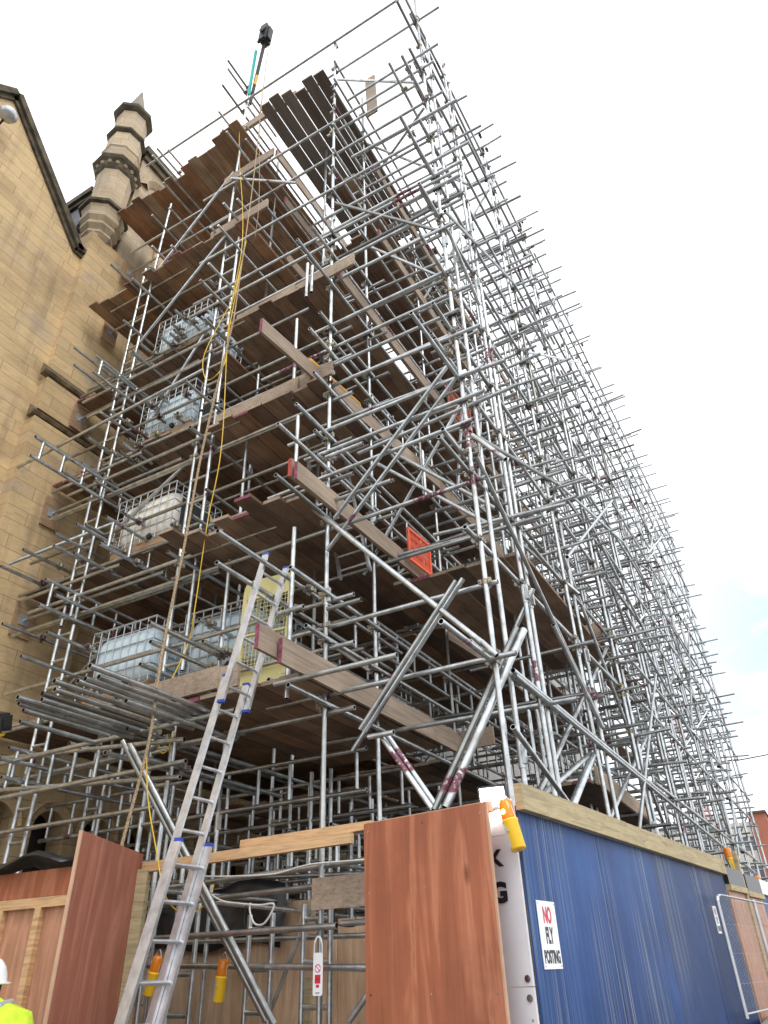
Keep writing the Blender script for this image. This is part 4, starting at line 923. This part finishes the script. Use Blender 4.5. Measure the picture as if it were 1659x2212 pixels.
m = MB(); m.box((1.0, -.015, 1.5), (1.35, -.011, 2.0)); m.box((2.6, -.015, 1.45), (3.0, -.011, 2.05)); m.build('notice', M_SIGN, h2)
# temporary mesh fence panel leaning in front
fp = thing('fence_panel', 'grey tubular temporary fence panel standing in front of the plywood gate', 'fence', (-1.06, 8.6, 1.10)); fp.rotation_euler.z = ha - .03; fp.scale = (1.36, 1, .55)
m = MB(); m.path([(0, 0, .12), (0, 0, 1.85), (.03, 0, 1.93), (.10, 0, 1.96), (2.1, 0, 1.96), (2.17, 0, 1.93), (2.2, 0, 1.85), (2.2, 0, .12)], .019, 8); m.path([(0, 0, .18), (2.2, 0, .18)], .016, 8); m.build('frame', M_CAGE, fp)
m = MB()
for i in range(1, 58): x = 2.2 * i / 58; m.tube((x, 0, .18), (x, 0, 1.95), .0011, 4)
for z in (.6, 1.05, 1.5): m.tube((0, 0, z), (2.2, 0, z), .0016, 4)
m.build('mesh', M_GALV, fp)
m = MB(); m.tube((1.12, .0, 0), (1.12, .0, 2.0), .02, 8); m.build('post', M_CAGE, fp)
for x in (2.2,):
    m = MB(); m.box((x - .1, -.1, 0), (x + .1, .3, .12)); m.build('foot', M_LAMPY, fp)

# left return panel and the covered way behind it
lp = thing('plywood_panel', 'upright red-brown plywood sheet below the rope, left of the ladder', 'panel', (-4.67, 3.80, 0)); la = math.atan2(4.92 - 3.80, -5.20 + 4.67); lp.rotation_euler.z = la
m = MB(); m.box((0, -.009, 0), (1.235, .009, 2.55)); m.build('sheet', M_DKPLY, lp)
m = MB(); m.box((-.016, -.012, 0), (-.001, .012, 2.55)); m.build('edge_strip', M_EDGE, lp)
m = MB(); m.box((1.15, -.10, 0), (1.24, -.0095, 2.42)); m.build('post', M_CAP, lp)
cw = thing('site_hoarding', 'pinkish plywood hoarding with pale battens at the lower left behind the worker', 'hoarding', (-9.2, 4.25, 0)); cw.rotation_euler.z = R(2)
m = MB(); m.box((0, 0, 0), (4.0, .018, 2.22)); m.build('sheet', M_PINKPLY, cw)
m = MB(); m.box((0, -.03, 2.22), (4.05, .018, 2.42)); m.build('fascia', M_REDPLY, cw)
m = MB(); m.box((.0, -.05, 2.14), (4.02, -.002, 2.215))
for x in (.6, 1.8, 3.05, 3.5): m.box((x, -.05, 0), (x + .07, -.002, 2.14))
m.build('batten', M_NEWT, cw)
m = MB(); m.bar((2.75, -.09, 2.1), (1.9, -.09, .2), .07, .05); m.build('prop', M_CAGE, cw)
tp = MB()
NX = 26
for i in range(NX):
    for j in range(5):
        tp.v.append((-9.2 + 4.0 * i / NX, 4.2 + j * .12, 2.47 + .05 * math.sin(i * .9 + j) + (.06 if j in (1, 2, 3) else 0) + rnd.uniform(-.015, .02))); tp.tone.append(0)
for i in range(NX - 1):
    for j in range(4): tp.f.append((i * 5 + j, i * 5 + j + 1, (i + 1) * 5 + j + 1, (i + 1) * 5 + j)); tp.mi.append(0); tp.sm.append(True)
o = tp.build('polythene_sheet', M_TARP); so = o.modifiers.new('s', 'SOLIDIFY'); so.thickness = .01; tag(o, 'crumpled black polythene sheet lying on the left plywood hoarding', 'sheet')
# timber rails between the two red sheets
o = MB(); o.bar((-5.17, 4.93, 2.44), (-3.05, 4.93, 2.47), .06, .075); tag(o.build('timber_rail', M_NEWT), 'long pale sawn timber rail spanning between the two plywood sheets', 'timber')
o = MB(); o.bar((-4.15, 4.99, 2.535), (-2.9, 4.99, 2.55), .06, .06); tag(o.build('timber_rail', M_NEWT), 'shorter orange-toned timber lying on the long rail', 'timber')
o = MB(); a = at(676, 1932, Y=5.3); o.bar((a.x, 5.3, a.z + .0), (a.x + .75, 5.3, a.z + .0), .038, .225); tag(o.build('scaffold_plank', M_TOE), 'grey weathered plank fixed beside the large red-brown sheet', 'plank')
# plywood wall inside, black polythene, and an added dark backing for shade
iw = thing('inner_plywood_wall', 'knotty tan plywood wall inside the scaffold base behind the ladder', 'wall', (-7.45, 7.05, 0))
m = MB(); m.box((0, 0, 0), (2.9, .018, 1.93)); m.box((2.903, .02, 0), (4.9, .038, 2.1)); m.box((1.0, .05, 1.85), (2.6, .06, 2.3)); m.build('sheet', M_TANPLY, iw)
m = MB(); m.box((.0, -.04, .0), (4.9, -.002, .1)); m.box((2.55, -.05, .4), (2.63, -.002, 1.6)); m.box((3.9, -.05, .9), (3.98, .018, 2.0)); m.build('batten', M_CAP, iw)
m = MB()
for i in range(14):
    for j in range(6): m.v.append((-7.1 + i * .15, 6.95 + .04 * math.sin(i * 1.3 + j), 1.90 + .12 * j + .04 * math.sin(i * .8))); m.tone.append(0)
for i in range(13):
    for j in range(5): m.f.append((i * 6 + j, i * 6 + j + 1, (i + 1) * 6 + j + 1, (i + 1) * 6 + j)); m.mi.append(0); m.sm.append(True)
o = m.build('polythene_sheet', M_TARP); so = o.modifiers.new('s', 'SOLIDIFY'); so.thickness = .006; tag(o, 'black polythene hanging over the inner tan plywood wall', 'sheet')
m = MB()  # added dark backing, stands in for the shade deep in the bays
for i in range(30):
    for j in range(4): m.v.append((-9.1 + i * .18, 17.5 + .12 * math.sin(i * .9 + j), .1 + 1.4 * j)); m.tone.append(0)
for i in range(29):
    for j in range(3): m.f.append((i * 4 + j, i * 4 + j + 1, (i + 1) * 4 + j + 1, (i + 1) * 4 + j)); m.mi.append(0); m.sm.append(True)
o = m.build('shade_backing', M_TARP); so = o.modifiers.new('s', 'SOLIDIFY'); so.thickness = .01; tag(o, 'added dark backing standing in for the shade of the deep bays at the back of the scaffold', 'sheet')

# ------------------------------------------------------------------ scaffold tag
a = at(688, 2028, Y=5.25); tgo = thing('scaffold_tag', 'white hanging tag with a red prohibition circle clipped to a tube', 'sign', (a.x, 5.25, a.z - .36))
m = MB(); m.prism(rounded(.085, .27, .012), 'y', -.002, .002)
K = 12; arc = [(.036 * math.cos(math.pi * k / K), .30 + .075 * math.sin(math.pi * k / K)) for k in range(K + 1)]
for (x0, z0), (x1, z1) in zip([(.036, .265)] + arc, arc + [(-.036, .265)]): m.bar((x0, 0, z0), (x1, 0, z1), .004, .012)
m.build('plate', M_SIGN, tgo)
m = MB()
for k in range(20):
    t0 = 2 * math.pi * k / 20; t1 = 2 * math.pi * (k + 1) / 20; m.bar((.024 * math.cos(t0), -.003, .17 + .024 * math.sin(t0)), (.024 * math.cos(t1), -.003, .17 + .024 * math.sin(t1)), .001, .006)
m.bar((-.016, -.003, .186), (.016, -.003, .154), .001, .005); m.box((-.025, -.0035, .075), (.025, -.0025, .13)); m.box((-.014, -.0035, .05), (.014, -.0025, .068)); m.build('prohibition_mark', M_INKR, tgo)
m = MB(); m.box((-.018, -.0035, .015), (.018, -.0025, .02)); m.box((-.02, -.0035, .1), (.02, -.0036, .104)); m.build('small_print', M_INKB, tgo)

# ------------------------------------------------------------------ amber lamps and floodlight
def amber_lamp(label, loc, tilt, lit, s=1.0, axis='Y'):
    r = thing('warning_lamp', label, 'lamp', loc, 'amber warning lamps'); r.scale = (s, s, s); r.rotation_euler = tilt
    m = MB(); m.lathe((0, 0, 0), [(.040, -.15), (.043, -.145), (.043, -.005), (.046, 0), (.046, .012), (.04, .014)], 20, 0, 0, True); bo = m.build('body', M_LAMPY, r)
    m = MB(); m.bar((-.012, -.045, -.14), (-.012, -.045, -.01), .012, .006); m.tube((.0, -.043, -.05), (.0, -.052, -.05), .008, 8); m.build('bolt', M_CAGE, bo)
    m = MB(); m.lathe((0, 0, 0), [(.040, .014), (.041, .02), (.040, .105), (.034, .122), (.015, .128)], 20, 0, 0, True); le = m.build('lens', M_AMBER, r)
    if lit: m = MB(); m.lathe((0, -.034, .055), [(.004, -.016), (.014, -.008), (.016, 0), (.014, .008), (.004, .016)], 12, 0, 0, True); m.build('bulb', M_BULB, le)
    m = MB(); m.path([(-.044, 0, .0), (-.035, 0, .12), (0, 0, .17), (.035, 0, .12), (.044, 0, 0)], .003, 5); m.build('handle', M_CAGE, r)
    return r
a = at(1100, 1775, Y=4.40)
amber_lamp('lit amber lamp on a yellow body hanging at the hoarding corner', (a.x, 4.42, a.z), (0, R(-14), R(-20)), True, 1.08)
a = at(332, 2103, Y=5.0); amber_lamp('unlit orange and yellow lamp hanging between the ladder stiles', tuple(a), (0, R(14), 0), False, 1.0)
a = at(478, 2113, Y=5.45); amber_lamp('unlit orange and yellow lamp hanging right of the ladder', tuple(a), (0, R(6), 0), False, 1.1)
a = at(1577, 1856, X=-1.15); amber_lamp('amber lamp on top of the hoarding near the plywood gate', tuple(a), (0, R(-6), 0), False, 1.15)
a = at(1643, 1918, X=-.98); amber_lamp('amber lamp on the pale strip of the farther blue hoarding', tuple(a), (0, R(-6), 0), False, 1.3)
a = at(1064, 1722, Y=4.48); fl = thing('floodlight', 'small square LED floodlight shining over the red-brown plywood sheet', 'floodlight', tuple(a)); fl.rotation_euler = (R(12), 0, R(8))
m = MB(); m.box((-.092, .0, -.07), (.092, .05, .07)); m.box((-.05, .05, -.045), (.05, .07, .045)); m.build('housing', M_BLACK, fl)
m = MB(); m.box((-.078, -.004, -.056), (.078, -.0005, .056)); m.build('lens', M_FLOOD, fl)
m = MB(); m.tube((0, .04, -.07), (0, .06, -.16), .01, 6); m.build('bracket', M_BLACK, fl)
ll = bpy.data.lights.new('floodlight_beam', 'SPOT'); ll.energy = 12; ll.spot_size = R(130); ll.spot_blend = .8; ll.shadow_soft_size = .06; ll.color = (.93, .96, 1)
lo = bpy.data.objects.new('floodlight_beam', ll); C.objects.link(lo); lo.parent = fl; lo.location = (0, -.03, 0); lo.rotation_euler = (R(65), 0, 0)
a = at(4, 1562, Y=4.3); f2 = thing('floodlight', 'black floodlight housing with yellow bracket at the left edge', 'floodlight', tuple(a)); f2.rotation_euler = (R(20), R(15), 0)
m = MB(); m.box((-.14, -.06, -.07), (.08, .06, .08)); m.box((-.12, -.075, .081), (.05, .05, .10)); m.box((.081, -.04, -.03), (.1, .04, .05)); m.build('housing', M_BLACK, f2)
m = MB(); m.path([(-.2, 0, -.12), (-.02, 0, -.13), (.04, 0, -.10)], .02, 8); m.build('bracket', M_YCAP, f2)

# ------------------------------------------------------------------ worker at the lower left
pc = Vector((-4.66, 3.26, -.02))
per = bpy.data.meshes.new('person'); bm = bmesh.new(); sl = bm.verts.layers.skin.verify()
J = {'pel': ((0, 0, .95), .16), 'wst': ((0, 0, 1.08), .15), 'che': ((0, -.01, 1.33), .175), 'nk0': ((0, 0, 1.49), .08), 'nk1': ((0, .02, 1.54), .06), 'hd0': ((0, .05, 1.59), .08), 'hd1': ((0, .06, 1.65), .09), 'hd2': ((0, .06, 1.71), .07)}
for s_, n in ((-1, 'l'), (1, 'r')):
    J.update({'sh' + n: ((.27 * s_, 0, 1.45), .10), 'el' + n: ((.38 * s_, .02, 1.14), .08), 'wr' + n: ((.30 * s_, .12, .92), .042), 'pm' + n: ((.24 * s_, .16, .84), .034), 'hp' + n: ((.10 * s_, 0, .90), .11), 'kn' + n: ((.11 * s_, .02, .50), .07), 'an' + n: ((.11 * s_, 0, .10), .05), 'to' + n: ((.12 * s_, .15, .04), .045)})
    for k in range(4): J['f%d%s' % (k, n)] = (((.24 - .018 * (k - 1.5)) * s_, .20 - .006 * abs(k - 1), .77 + .004 * k), .009); J['g%d%s' % (k, n)] = (((.235 - .018 * (k - 1.5)) * s_, .19, .735), .008)
    J['th' + n] = ((.20 * s_, .19, .82), .011); J['tg' + n] = ((.19 * s_, .21, .79), .009)
V = {}
for k, (p, r) in J.items(): v = bm.verts.new(p); v[sl].radius = (r, r); V[k] = v
ed = [('pel', 'wst'), ('wst', 'che'), ('che', 'nk0'), ('nk0', 'nk1'), ('nk1', 'hd0'), ('hd0', 'hd1'), ('hd1', 'hd2')]
for n in 'lr':
    ed += [('che', 'sh' + n), ('sh' + n, 'el' + n), ('el' + n, 'wr' + n), ('wr' + n, 'pm' + n), ('pel', 'hp' + n), ('hp' + n, 'kn' + n), ('kn' + n, 'an' + n), ('an' + n, 'to' + n), ('pm' + n, 'th' + n), ('th' + n, 'tg' + n)]
    for k in range(4): ed += [('pm' + n, 'f%d%s' % (k, n)), ('f%d%s' % (k, n), 'g%d%s' % (k, n))]
for a, b in ed: bm.edges.new((V[a], V[b]))
V['pel'][sl].use_root = True
bm.to_mesh(per); bm.free()
po = bpy.data.objects.new('person', per); C.objects.link(po); per.materials.append(M_HIVIS); per.materials.append(M_TROU); per.materials.append(M_SKIN)
po.modifiers.new('skin', 'SKIN').use_smooth_shade = True; sb = po.modifiers.new('sub', 'SUBSURF'); sb.levels = sb.render_levels = 2
dg = bpy.context.evaluated_depsgraph_get(); me = bpy.data.meshes.new_from_object(po.evaluated_get(dg)); po.modifiers.clear(); po.data = me; me.name = 'person'
me.materials.clear()
for mm in (M_HIVIS, M_TROU, M_SKIN, M_HAIR): me.materials.append(mm)
for p in me.polygons:
    z = p.center.z; x = abs(p.center.x); p.use_smooth = True
    p.material_index = 2 if ((z > 1.50 and x < .1) or (x > .17 and z < .9 and z > .7)) else (1 if z < .88 else 0)
po.location = pc; po.rotation_euler.z = R(29)
tag(po, 'worker seen from behind in a yellow high-visibility jacket and white helmet', 'person')
m = MB(); m.lathe((0, .04, 1.645), [(.138, 0), (.134, .01), (.126, .05), (.11, .09), (.08, .125), (.035, .142), (.01, .145)], 20, 0, 0, True); m.lathe((0, .06, 1.64), [(.13, 0), (.15, .004), (.15, .012), (.12, .016)], 20); m.build('helmet', M_HELM, po)
m = MB(); m.lathe((0, .035, 1.54), [(.075, 0), (.098, .03), (.108, .07), (.11, .105)], 16, 0, 0, True); m.build('hair', M_HAIR, po)
m = MB(); m.lathe((0, -.01, 1.10), [(.30, -.18), (.31, .0), (.33, .14), (.345, .27), (.30, .40), (.15, .46), (.10, .49)], 24, 0, 0, True, Matrix.Diagonal((1.14, .76, 1))); o = m.build('jacket', M_HIVIS, po)
m = MB(); m.lathe((0, -.01, 1.12), [(.290, -.03), (.298, -.028), (.298, .03), (.29, .032)], 24, 0, 0, True, Matrix.Diagonal((1, .73, 1)))
for s_ in (-1, 1): m.path([(.19 * s_, -.21, 1.16), (.20 * s_, -.215, 1.34), (.20 * s_, -.18, 1.46), (.19 * s_, -.10, 1.535), (.19 * s_, .05, 1.55)], .02, 8)
m.build('reflective_band', M_REFL, po)

# ------------------------------------------------------------------ far buildings and tree
fb = thing('office_block', 'cream concrete office block with window bands and red brick end, far down the street', 'building', (-9.9, 84, 0))
def fpart(mb, n, mt): o = mb.build(n, mt, fb); return o
m = MB()
for k in range(5):
    z = 12.9 - k * 2.5
    m.box((-6, -3, z - 1.3), (1.2, 8, z)); m.box((2.3, -3, z - 1.3), (4.6, 8, z))
m.box((-6, -2.7, 0), (4.6, 8, 12.6)); m.box((1.2, -4.0, 0), (2.3, 8, 13.6)); fpart(m, 'wall', M_CONC)
for k in range(5):
    z = 12.9 - k * 2.5 - 1.3
    for xa in (-5.9, -4.5, -3.1, -1.7, -.3, 2.4, 3.5):
        if xa + 1.2 < 1.25 or xa > 2: m = MB(); m.box((xa, -2.9, z - 1.15), (xa + 1.1, -2.71, z - .02)); fpart(m, 'window', M_GLASSF)
m = MB(); m.box((4.62, -3.2, 0), (6.1, 8, 13.5)); fpart(m, 'brick_end', M_BRICKF)
m = MB(); m.box((4.5, -3.4, 13.5), (6.2, 8, 13.7)); m.box((-6.1, -3.1, 12.91), (1.19, 8, 13.1)); fpart(m, 'roof', M_DARKST)
gb = thing('glass_block', 'pale glazed block at the far right behind the brick end', 'building', (-3.6, 95, 0))
m = MB(); m.box((0, 0, 0), (20, 12, 14)); m.build('wall', M_CONC, gb); m = MB()
for k in range(5): m.box((.2, -.06, 1.5 + k * 2.5), (19.8, -.01, 2.9 + k * 2.5))
m.build('window', M_GLASSF, gb)
tr = thing('bare_tree', 'leafless street tree in front of the far office block', 'tree', (-.6, 52, 0)); m = MB(); r3 = random.Random(4)
def grow(p, d, L, r, k, mb):
    q = p + d * L; mb.tube(p, q, r, 5, 0, 0, False, 1, r * .7)
    if k == 0: return
    for _ in range(3): grow(q, (d + Vector((r3.uniform(-.7, .7), r3.uniform(-.7, .7), r3.uniform(-.1, .5)))).normalized(), L * .72, r * .62, k - 1, mb)
m2 = MB(); m2.tube((0, 0, 0), (0, 0, 2.2), .14, 8); m2.build('trunk', M_BARK, tr)
for _ in range(4): grow(Vector((0, 0, 2.15)), Vector((r3.uniform(-.5, .5), r3.uniform(-.5, .5), 1)).normalized(), 1.5, .08, 5, m)
m.build('crown', M_BARK, tr)
print('done', len(bpy.data.objects))
